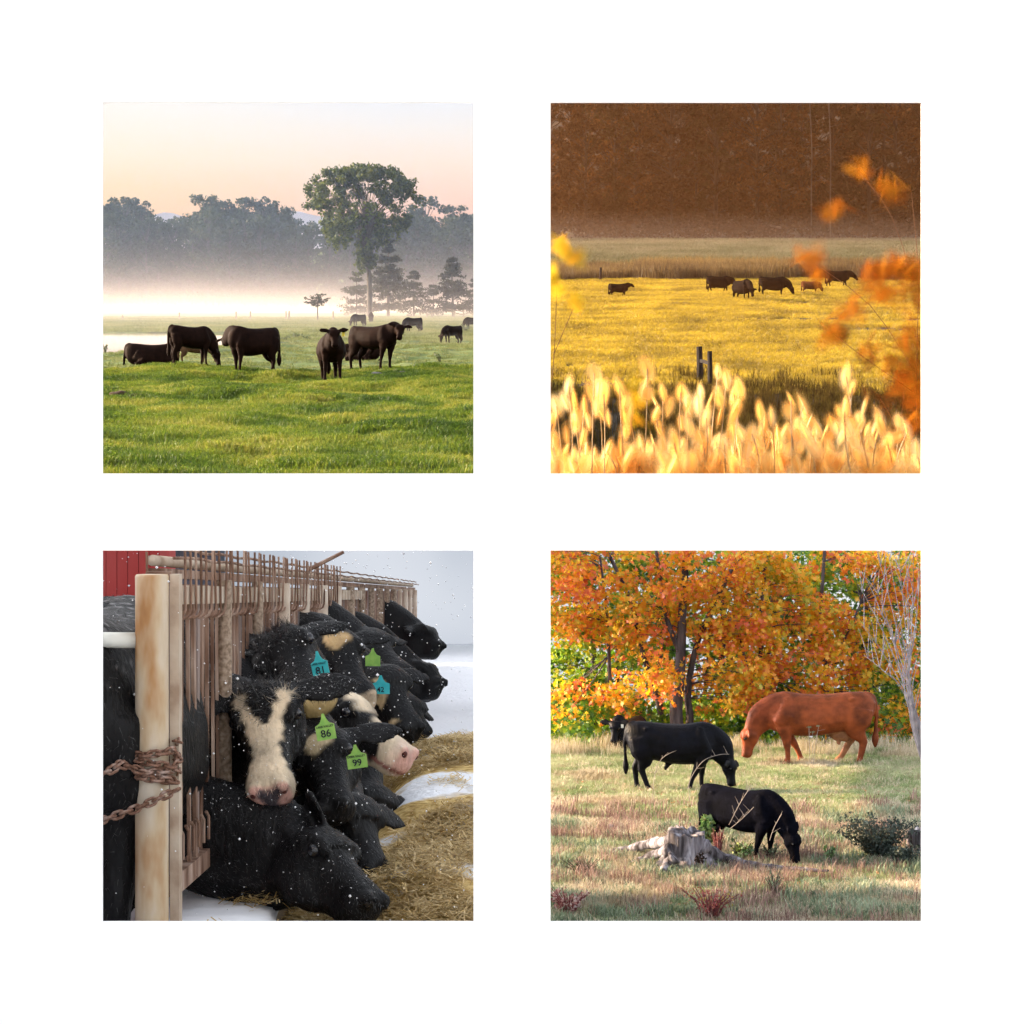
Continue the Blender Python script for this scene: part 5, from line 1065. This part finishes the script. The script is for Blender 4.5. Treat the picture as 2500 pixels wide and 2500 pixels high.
# ================================================================ autumn hillside (lower right opening)
dB = lambda b: 5.1*F/(1330+K*b-1250)
M_soil_br = surf('autumn_turf', [(.16, .13, .075), (.25, .24, .13), (.34, .33, .18)], 1.6, rough=.95, bump=.5, bscale=14)
sheet('hillside', z_br, geo(21.5, 53.5, 130), lambda y: .010*y, lambda y: .27*y+1, 110, M_soil_br, skirt=.5)
M_skyR = glow('autumn_sky', lambda t: ramp(t, noise(t, .3, 2, 'Object').outputs[0], [(.3, lin(225, 230, 240)), (.7, lin(250, 251, 255))]).outputs[0])
V = []; n = 12
for i in range(n+1):
    a = math.radians(0.4+19*i/n); V += [(53*math.sin(a), 53*math.cos(a), -6.2), (53*math.sin(a), 53*math.cos(a), .12)]
obj('sky', mesh_of('sky', V, [(2*i, 2*i+2, 2*i+3, 2*i+1) for i in range(n)], M_skyR, True), kind='structure')
rngA = np.random.default_rng(91)
M_g1 = leafmat('pale_green_grass', [(.22, .31, .11), (.40, .48, .23), (.58, .60, .38)], .7, trans=.35, rnd=.5, gloss=.04)
M_g2 = leafmat('dry_grass', [(.40, .33, .20), (.58, .50, .35), (.74, .66, .52)], .8, trans=.35, rnd=.6, gloss=.04)
M_g3 = leafmat('brown_weed', [(.16, .09, .075), (.30, .19, .16), (.44, .31, .27)], 1.2, trans=.3, rnd=.6, gloss=.02)
M_g4 = leafmat('sage_weed', [(.12, .18, .11), (.22, .29, .18), (.36, .42, .30)], 1.2, trans=.3, rnd=.5, gloss=.02)
s1 = tuft_src('grass_tuft', M_g1, 40, .16, .15, .009, .9, 11); s2 = tuft_src('grass_tuft', M_g2, 34, .16, .20, .008, .8, 12)
s3 = tuft_src('weed_tuft', M_g3, 24, .14, .28, .009, .5, 13); s4 = tuft_src('weed_tuft', M_g4, 30, .16, .20, .014, .7, 14); s5 = tuft_src('tall_grass_tuft', M_g2, 30, .25, .62, .010, .45, 15)
x, y = frust(rngA, 16000, 23, 41.8, .014, .232); z = z_br(x, y); a_ = (x/y*F+1250-1330)/K; gr = fbm(x, y, 1.6, 101)+.30*np.exp(-((y-35.5)/3.5)**2)*(.4+.6*(a_ > 700))-.16*(y < 29); rr = rngA.uniform(0, 1, len(x))
def put(k, src, nm, lb, lo_, hi_, cat='grass'): scatter(nm, np.stack([x, y, z-.01], 1)[k], rngA.uniform(lo_, hi_, k.sum()), rngA.uniform(0, 6.28, k.sum()), src, lb, cat=cat)
put((gr > -.17) & (rr < .84), s1, 'hillside_grass', 'pale green grass of the autumn hillside', .6, 1.1)
put(((gr <= -.17) | (rr > .84)) & (rr < .97), s2, 'dry_grass', 'dry straw-coloured grass of the autumn hillside', .5, 1.1)
low = (y < 31) & (rngA.uniform(0, 1, len(x)) < .26)
put(low & (fbm(x, y, .9, 131) > .06) & (rr < .6), s3, 'brown_weeds', 'brown dead weeds in the foreground of the autumn hillside', .5, 1.2, 'weeds')
put(low & (fbm(x, y, .9, 131) < -.02), s4, 'sage_weeds', 'grey-green weeds in the foreground of the autumn hillside', .5, 1.2, 'weeds')
x, y = frust(rngA, 1100, 39.8, 42.6, .014, .232); z = z_br(x, y); a_ = (x/y*F+1250-1330)/K; k = (rngA.uniform(0, 1, len(x)) < np.clip(.42+1.3*fbm(x, y, 1.1, 151), .05, .9)*np.where((a_ > 350) & (a_ < 800), .35, 1)); put(k, s5, 'crest_grass', 'tall dry grass along the crest below the maples', .25, .95)
x, y = frust(rngA, 2600, 23, 33, .014, .232); z = z_br(x, y); rr = rngA.uniform(0, 1, len(x)); q_ = fbm(x, y, .8, 141)
put((q_ > .16) & (rr < .3), s3, 'dead_weeds', 'clumps of dead brown weeds low on the autumn hillside', .7, 1.4, 'weeds')
put((q_ < -.1) & (rr < .6), s4, 'low_weeds', 'clumps of low grey-green weeds on the autumn hillside', .8, 1.5, 'weeds')
# fallen leaves
x, y = frust(rngA, 1500, 23, 36, .014, .232); z = z_br(x, y)+.05; V, Fs = leaves(np.stack([x, y, z], 1), .085, rngA, MAPLE, flat=1.2)
M_litter = leafmat('fallen_leaf', [(.16, .07, .04), (.34, .13, .06), (.55, .24, .08), (.62, .40, .26)], 3, trans=.2, rnd=1.0)
obj('fallen_leaves', mesh_of('fallen_leaves', V, Fs, M_litter), label='fallen maple leaves scattered over the hillside', cat='leaves', kind='stuff')
# ---- maples
M_gold = leafmat('maple_leaf_gold', [(.42, .42, .02), (.88, .58, .015), (.95, .46, .012), (.90, .27, .015), (.82, .19, .07)], .75, trans=.42, rnd=.6, lo=.27, hi=.70, gloss=.05)
M_green = leafmat('maple_leaf_green', [(.05, .15, .015), (.13, .30, .02), (.36, .46, .02), (.80, .56, .02)], .5, trans=.45, rnd=.5, lo=.3, hi=.75, gloss=.04)
M_mbark = surf('maple_bark', [(.035, .028, .035), (.09, .075, .085), (.15, .13, .14)], 8, rough=.95, bump=.6, bscale=22, coord='Object', stretch=(1, 1, .2))
G = lambda a, b, d: P('BR', a, b, d)
def maple(label, base_ab, d, stems, clusters, mat, seed, ls=.125, rad=.1, per=46):
    rng = np.random.default_rng(seed); p = G(base_ab[0], base_ab[1], d); B = Vector((p.x, p.y, on(z_br, p.x, p.y)-.05)); o = empty('maple_tree', B, label=label, cat='tree', group='autumn maples')
    forks = []
    for k_, (pts, r0) in enumerate(stems):
        pp = smoothpath([B-B]+[G(a, b, d+dy)-B for a, b, dy in pts], 4) if k_ == 0 or pts[0][1] > 880 else smoothpath([G(a, b, d+dy)-B for a, b, dy in pts], 4)
        MB().tube(pp, [r0*(1-.55*i/(len(pp)-1)) for i in range(len(pp))], 9).build('trunk' if k_ == 0 else 'limb', M_mbark, o, True); forks += pp[len(pp)//3:]
    L = []; tw = MB()
    for a, b, dy, s in clusters:
        c = G(a, b, d+dy)-B; L.append(ball(rng, int(per*s*s), c, (.48*s, .42*s, .17*s))); L.append(ball(rng, int(per*.25), c-Vector((0, 0, .22)), (.34*s, .3*s, .14)))
        f = min(forks, key=lambda q: (q-c).length+(.6 if q.z > c.z else 0)); tw.tube(curve_to(f, c, .25, n=2), [.012, .010, .008, .006, .004][:5], 4, False)
    tw.build('twigs', M_mbark, o); V, Fs = leaves(np.vstack(L), ls, rng, MAPLE, flat=.35); obj('crown', mesh_of('crown', V, Fs, mat), o)
rngM = np.random.default_rng(77)
def gen(n, a0, a1, b0, b1, dy, s0=.7, s1=1.25, skip=None):
    out = []
    while len(out) < n:
        a, b = rngM.uniform(a0, a1), rngM.uniform(b0, b1)
        if skip and skip(a, b): continue
        out.append((a, b, rngM.uniform(-dy, dy), rngM.uniform(s0, s1)))
    return out
gap = lambda a, b: (600 < a < 760 and b > 730) or (470 < a < 640 and 700 < b < 900 and rngM.uniform() < .75) or (a < 480 and 480 < b < 640 and rngM.uniform() < .6) or (b > 880 and 300 < a < 800)
maple('big golden maple with a twin trunk behind the black bull', (690, 915), 43.2, [([(665, 860, 0), (680, 700, 0), (690, 540, 0), (700, 300, 0), (720, 20, 0)], .17), ([(735, 900, .2), (725, 780, .2), (740, 640, .1), (780, 480, 0), (860, 300, -.1), (960, 100, -.2)], .10), ([(690, 560, 0), (620, 380, 0), (590, 180, 0), (560, 0, 0)], .07)],
      gen(135, 380, 1180, -10, 880, 1.0, skip=gap), M_gold, 1)
maple('golden maple with leaning stems at the left', (600, 925), 43.8, [([(590, 860, 0), (545, 700, 0), (500, 560, 0), (440, 300, 0), (330, 60, 0)], .09), ([(545, 700, 0), (590, 560, 0), (600, 420, 0)], .05), ([(330, 700, 0), (325, 560, 0), (315, 340, 0), (280, 60, 0)], .05)],
      gen(54, -20, 440, -10, 520, 1.0)+gen(15, -20, 420, 680, 880, .8), M_gold, 2)
maple('orange maple behind the red cow', (1060, 930), 43.6, [([(1050, 820, 0), (1045, 700, 0), (1095, 560, 0), (1100, 300, 0), (1130, 20, 0)], .08), ([(1045, 700, 0), (1000, 520, 0), (960, 380, 0)], .04)], gen(70, 900, 1450, 0, 800, .9), M_gold, 3)
maple('golden maple right of the red cow', (1440, 960), 44.2, [([(1430, 800, 0), (1425, 620, 0), (1400, 380, 0), (1420, 20, 0)], .08), ([(1425, 620, 0), (1520, 480, 0), (1600, 300, 0)], .04)], gen(60, 1350, 1960, 0, 560, .9)+gen(34, 1400, 1960, 560, 950, .7), M_gold, 4)
grn = lambda a, b: False
maple('green-leaved maple in the shade at the left', (250, 940), 46.5, [([(255, 860, 0), (250, 700, 0), (240, 400, 0), (200, 20, 0)], .12), ([(380, 860, .3), (370, 640, .3), (360, 400, .3)], .07)], gen(125, -40, 640, 30, 960, 1.2), M_green, 5, .14)
maple('green and yellow maple deep behind the middle', (880, 940), 47, [([(880, 800, 0), (900, 520, 0), (910, 100, 0)], .12), ([(800, 860, 0), (830, 560, 0), (850, 300, 0)], .06)], gen(75, 560, 1250, 40, 960, 1.2), M_green, 6, .14)
maple('green and yellow maple deep behind the right edge', (1640, 950), 47, [([(1640, 800, 0), (1620, 520, 0), (1650, 60, 0)], .12)], gen(115, 1200, 1990, 0, 960, 1.2), M_green, 7, .14)
def understory():
    rng = np.random.default_rng(17); L = []
    for i in range(330): L.append(ball(rng, 34, G(rng.uniform(-30, 1980), rng.uniform(780, 1030), rng.uniform(43.6, 50)), (.5, .5, .25)))
    for i in range(330): L.append(ball(rng, 30, G(rng.uniform(-30, 1980), rng.uniform(0, 800), rng.uniform(48.5, 51)), (.6, .5, .4)))
    V, Fs = leaves(np.vstack(L), .15, rng, MAPLE, flat=.2); obj('understory', mesh_of('understory', V, Fs, M_green), label='green understory leaves under and behind the maples', cat='undergrowth', kind='stuff')
understory()
# ---- bare shrub at the right edge
M_twig = surf('pale_twig', [(.26, .23, .26), (.42, .38, .42)], 6, rough=.85)
def bare_shrub():
    rng = np.random.default_rng(23); d = 37.5; b0 = G(1925, 1010, d); B = Vector((b0.x, b0.y, on(z_br, b0.x, b0.y))); o = empty('bare_shrub', B, label='leafless pale shrub with fanning branches at the right edge', cat='shrub'); g = lambda a, b, dy=0: G(a, b, d+dy)-B
    main = [(1600, 400), (1590, 200), (1650, 150), (1690, 60), (1740, 30), (1790, 20), (1830, 40), (1870, 20), (1910, 60), (1700, 330), (1620, 560)]
    for i, (a, b) in enumerate(main):
        m1 = g(1905-8*i, 900-14*i, rng.uniform(-.2, .2)); m2 = g(a*.55+1860*.45, b*.6+780*.4, rng.uniform(-.4, .4)); pth = smoothpath([Vector((0, 0, 0)), m1, m2, g(a, b, rng.uniform(-.6, .6))], 4); n_ = len(pth); br = MB(); br.tube(pth, [.015-.012*j/(n_-1) for j in range(n_)], 6, False)
        for j in range(9):
            q = pth[rng.integers(4, n_-1)]; e = q+Vector((rng.uniform(-.32, .22), rng.uniform(-.2, .2), rng.uniform(.25, .75))); br.tube([q, q.lerp(e, .5)+Vector((0, 0, .03)), e], [.009, .006, .003], 4, False)
        br.build('branch', M_twig, o)
bare_shrub()
# ---- stumps
def stumpmat():
    m = surf('weathered_stump', [(.02, .016, .018), (.09, .08, .09), (.24, .22, .25), (.44, .42, .46)], 11, rough=.95, bump=.9, bscale=26, coord='Object', stretch=(1, 1, .14), lo=.3, hi=.68); return m
M_stump = stumpmat(); M_hole = surf('stump_hollow', [(.02, .012, .01), (.05, .03, .02)], 6, rough=1)
def stump(name, label, a, b, d, rt, rb, h, seed, roots=()):
    rng = random.Random(seed); p = G(a, b, d); B = Vector((p.x, p.y, on(z_br, p.x, p.y))); o = empty(name, B, label=label, cat='stump'); N = 48; R = 14; V = []
    ph = [rng.uniform(0, 6.28) for _ in range(8)]
    for i in range(R+1):
        t = i/R
        for j in range(N):
            th = 2*math.pi*j/N; fl = .5+.5*math.cos(th*5+ph[0]+.5*math.sin(th*2+ph[1])); r = rt*(1+.10*math.sin(th*2+ph[6]))+(rb-rt)*(1-t)**2.6*(.15+1.0*fl**1.5)+.016*math.sin(th*17+ph[2]+t*1.5)+.011*math.sin(th*29+ph[3]+t*4)+.03*float(fbm(np.array([th*3.0]), np.array([t*2.0+seed]), .7, 5, 3)[0])
            z_ = h*t*(1+.0*t); 
            if i == R: z_ += .05*math.cos(th+ph[4])+.02*math.sin(th*7+ph[5])+.02*math.sin(th*13+ph[7])
            V.append((r*math.cos(th), r*math.sin(th)*.85, z_-.03))
    for k_, (rr, dz) in enumerate(((.7, -.015), (.35, -.03))):
        for j in range(N): v = V[R*N+j]; V.append((v[0]*rr, v[1]*rr, v[2]+dz+.01*math.sin(j*3)))
    V.append((0, 0, h-.05)); M2 = R+2
    Fs = [(i*N+j, i*N+(j+1) % N, (i+1)*N+(j+1) % N, (i+1)*N+j) for i in range(M2) for j in range(N)]+[(M2*N+j, M2*N+(j+1) % N, (M2+1)*N) for j in range(N)]
    obj('stump_body', mesh_of('stump_body', V, Fs, M_stump, True), o)
    for pts, r0, r1 in roots:
        q = []
        for (a1, b1, off) in pts:
            q.append(G(a1, b1, off)-B+Vector((0, 0, .045)))
        q = smoothpath(q, 5); n_ = len(q); MB().tube(q, [(r0+(r1-r0)*i/(n_-1))*(1+.18*math.sin(i*1.9)) for i in range(n_)], 9).build('root', M_stump, o, True)
    return o, B
st, SB = stump('tree_stump', 'large weathered grey stump with spreading roots in the foreground', 715, 1630, 27.4, .26, .60, .56, 3,
      [([(650, 1520, 27.4), (540, 1532, 27.9), (400, 1564, 28.3), (240, 1584, 28.25)], .105, .03), ([(640, 1560, 27.2), (520, 1602, 27.6), (420, 1642, 27.4)], .09, .03), ([(660, 1600, 27.0), (620, 1640, 27.0), (595, 1674, 26.75)], .10, .04), ([(800, 1540, 27.3), (880, 1592, 27.5), (1040, 1639, 27.4), (1180, 1654, 27.15), (1440, 1671, 26.85)], .105, .02)])
c = G(790, 1590, 26.93)-SB; V, Fs = leaves(ball(np.random.default_rng(3), 60, c, (.10, .03, .08)), .05, np.random.default_rng(4)); obj('hollow', mesh_of('hollow', V, Fs, M_hole), st)
stump('small_stump', 'grey stump cut by the right edge beside the dark juniper', 1895, 1590, 28.5, .15, .20, .42, 9)
bk = MB(); bk.tube(smoothpath([G(1010, 1720, dB(1722)), G(1060, 1712, dB(1716)), G(1110, 1722, dB(1725))], 3), [.02, .025, .025, .025, .02, .02, .012], 6).build('stick', M_stump, label='short grey stick lying right of the stump roots', cat='stick')
rock('rock', 'small lichened rock left of the large stump', 'BR', 340, 1462, .26, .11, dB(1462), z_br, surf('lichen_rock', [(.16, .14, .17), (.34, .32, .36)], 8, rough=.95, bump=.5), 12)
rock('rock', 'pale low rock between weeds at lower right', 'BR', 1545, 1690, .14, .05, dB(1690), z_br, M_rock, 13)
# ---- shrubs and plants
M_jun = leafmat('juniper', [(.020, .032, .028), (.045, .065, .055), (.09, .12, .10)], 2, trans=.2, rnd=.6, gloss=.03); M_redl = leafmat('red_shrub_leaf', [(.20, .02, .025), (.38, .05, .05), (.40, .14, .06), (.40, .32, .05)], 2.5, trans=.35, rnd=.7); M_sap = leafmat('sapling_leaf', [(.06, .15, .04), (.14, .26, .08), (.34, .36, .06)], 3, trans=.4)
M_rstem = surf('red_stem', [(.16, .04, .05), (.26, .08, .08)], 9, rough=.8); M_pinkw = leafmat('pink_weed', [(.32, .10, .09), (.50, .26, .22), (.62, .50, .48)], 2, trans=.35, rnd=.8)
bush('juniper_bush', 'dark blue-green juniper bush at the right beside the small stump', 'BR', 1690, 1590, 1.15, .62, dB(1590), z_br, M_jun, 31, 4200, .045, 'bush', 46)
bush('juniper_bush', 'low sprawling part of dark juniper in front of the small stump', 'BR', 1800, 1640, .6, .34, dB(1640), z_br, M_jun, 32, 1600, .045, 'bush', 24)
bush('red_shrub', 'small red-leaved shrub at the bottom middle', 'BR', 840, 1880, .78, .42, dB(1885), z_br, M_redl, 33, 620, .035, 'shrub', 40, M_rstem)
bush('pink_shrub', 'reddish shrub with pale seed heads at the bottom left corner', 'BR', 120, 1890, .62, .36, dB(1890), z_br, M_pinkw, 34, 520, .045, 'shrub', 30, M_rstem)
bush('grey_weed', 'bare grey-brown weed clump left of the stump roots', 'BR', 190, 1690, .6, .28, dB(1690), z_br, M_g3, 35, 220, .03, 'weed', 36)
bush('sapling', 'green-leaved sapling growing behind the large stump', 'BR', 838, 1470, .30, .62, 28.2, z_br, M_sap, 36, 190, .085, 'sapling', 8, M_rstem, MAPLE, low=.45)
bush('leafy_weed', 'leafy green weed right of the stump in front of the grazing calf', 'BR', 1000, 1590, .5, .32, 27.9, z_br, M_sap, 37, 200, .06, 'weed', 14)
bush('leafy_weed', 'broad-leaved green weed beside the dark juniper', 'BR', 1440, 1600, .30, .30, dB(1610), z_br, M_sap, 38, 130, .075, 'weed', 10)
bush('leafy_weed', 'pale sage weed below the fallen root', 'BR', 1160, 1780, .34, .36, dB(1785), z_br, M_g4, 39, 260, .03, 'weed', 16)
bush('leafy_weed', 'green weed under the muzzle of the grazing calf', 'BR', 1150, 1600, .4, .26, 28, z_br, M_g4, 40, 240, .04, 'weed', 16)
bush('twiggy_weed', 'thin dark twigs rising behind the large stump', 'BR', 690, 1460, .7, .55, 28.3, z_br, M_g3, 41, 90, .03, 'weed', 26, M_g3)
bush('twiggy_weed', 'reddish dry stems beside the sapling', 'BR', 880, 1520, .25, .5, 28.0, z_br, M_g3, 42, 60, .03, 'weed', 24, M_rstem)
M_dry = surf('dry_stalk', [(.30, .25, .23), (.46, .40, .36)], 9, rough=.9)
def stalk(label, d, pts, twigs=5, seed=0, head=None):
    rng = random.Random(seed); q = [G(a, b, d) for a, b in pts]; B = q[0]; o = empty('dry_stalk', B, label=label, cat='plant'); pth = smoothpath([v-B for v in q], 5); m = MB(); m.tube(pth, .0042, 5, False)
    for i in range(twigs):
        s = pth[rng.randrange(len(pth)//3, len(pth))]; e = s+Vector((rng.uniform(-.12, .14), rng.uniform(-.05, .05), rng.uniform(.02, .14))); m.tube([s, e], [.003, .0015], 4, False)
    m.build('stem', M_dry, o)
    if head:
        r_ = np.random.default_rng(seed); V, Fs = leaves(ball(r_, 34, pth[-1], (.05, .05, .018)), .022, r_); obj('flower_head', mesh_of('flower_head', V, Fs, M_g4), o)
stalk('arching dry stalk in front of the black bull', 29.5, [(735, 1300), (735, 1200), (800, 1100), (880, 1066), (935, 1062)], 6, 1)
stalk('branching dry stalk under the belly of the black bull', 30, [(545, 1290), (560, 1160), (590, 1090), (632, 1058)], 8, 2)
stalk('dry twig slanting over the calf', 27.4, [(935, 1420), (985, 1320), (1035, 1240)], 9, 3)
stalk('dry twig low across the calf flank', 27.4, [(940, 1440), (1000, 1390), (1060, 1330)], 7, 4)
stalk('thin stalk standing before the calf shoulder', 27.3, [(1140, 1500), (1165, 1430), (1202, 1365)], 4, 5)
stalk('left wild carrot flower before the red cow', 36.5, [(1345, 1110), (1342, 1010), (1340, 925)], 0, 6, True)
stalk('right wild carrot flower before the red cow', 36.5, [(1362, 1110), (1375, 1000), (1390, 918)], 1, 7, True)
stalk('short wild carrot flower between the two tall ones', 36.5, [(1352, 1110), (1360, 1020), (1358, 950)], 1, 8, True)
# ---- cattle
M_coat_br = coatmat('glossy_black_coat', rough=.5, sheen=0, spec=.12, bump=.4, mott=.6); M_coat_red = coatmat('red_coat', rough=.55, sheen=0, spec=.22, mott=.5, bump=.5)
def brc(name, label, a, b, yaw, s, mat, base, d=None, sx=1.0, **k):
    d = d or dB(b); p = P('BR', a, b, d); z = on(z_br, p.x, p.y); k.setdefault('voxel', .02); o, hf = cow(name, label, (p.x, p.y, z-.02), yaw, s, mat, eyes=True, group='cattle on the autumn hillside', paint=base, **k); o.scale = (s*sx, s, s); return o, hf
UD = lambda h, c: ed(.62-c[:, 2], .06)*ed(.24-np.abs(c[:, 0]+.34), .05)*(np.abs(c[:, 1]) < .16)
oR, _ = brc('cow', 'red-brown cow with udder grazing to the left before the maples', 1385, 1106, 180, 1.14, M_coat_red, dict(base=(.27, .060, .016), marks=[(UD, (.55, .30, .17)), (lambda h, c: .7*ed(c[:, 0]-.55, .5), (.20, .04, .016)), (lambda h, c: .55*ed(.72-c[:, 2], .3), (.22, .05, .018)), (lambda h, c: .4*ed(np.sin(c[:, 0]*6+1)+np.sin(c[:, 2]*9+c[:, 0]*4)+np.sin(c[:, 0]*13-c[:, 2]*7)-.6, 1.2), (.26, .06, .02))]), sx=1.15, lift=.05, head='graze', poll=(1.10, 0, .62), muzzle=(1.13, 0, .14), udder=True, feet=((.0, 0), (-.26, 0), (.04, 0), (.30, 0)), headr=1.05)
fur(oR, 6000, .03, .002, M_coat_red, seed=2, dirn=(-.7, 0, -.4))
M_coat_calf = coatmat('matte_black_coat', rough=.8, sheen=0, spec=.03, bump=.4, mott=.5)
NB = dict(base=(.0032, .0035, .0075))
oB, _ = brc('bull', 'young black bull grazing right in the middle of the hillside', 655, 1245, -7, .99, M_coat_br, NB, lift=.05, head='graze', poll=(1.06, 0, .58), muzzle=(1.08, -.06, .14), sheath=True, feet=((.02, 0), (-.2, 0), (-.04, 0), (.20, 0)), crest=.03)
fur(oB, 5000, .025, .002, M_coat_br, seed=3, dirn=(-.7, 0, -.4))
oC, _ = brc('calf', 'shaggy black calf grazing behind the large stump', 1000, 1588, -40, .82, M_coat_calf, NB, lift=.05, head='graze', poll=(1.10, 0, .56), muzzle=(1.14, 0, .08), feet=((0, 0), (-.1, 0), (0, 0), (-.1, 0)), ear=1.2, earfix={1: (.2, .3, .9), -1: (-.2, -.9, .5)}, headr=1.05)
fur(oC, 14000, .04, .0016, M_coat_calf, seed=4, dirn=(-.6, 0, -.6), lift=.22)
oD, hD2 = brc('cow', 'black cow peering over the rump of the bull with a white ear tag', 430, 1030, -112, .95, M_coat_br, NB, d=41.4, lying=True, poll=(1.0, .0, .82), muzzle=(1.13, .0, .38), hint=(.9, 0, .4), eard=(.05, 0))
M_wtag = surf('white_tag', [(.75, .75, .72)], rough=.5); q = hD2[0]-hD2[2]*.18+hD2[1]*.06
MB().box((q.x+.03, q.y-.03, q.z-.06), (q.x+.04, q.y+.03, q.z+.02)).build('ear_tag', M_wtag, oD)
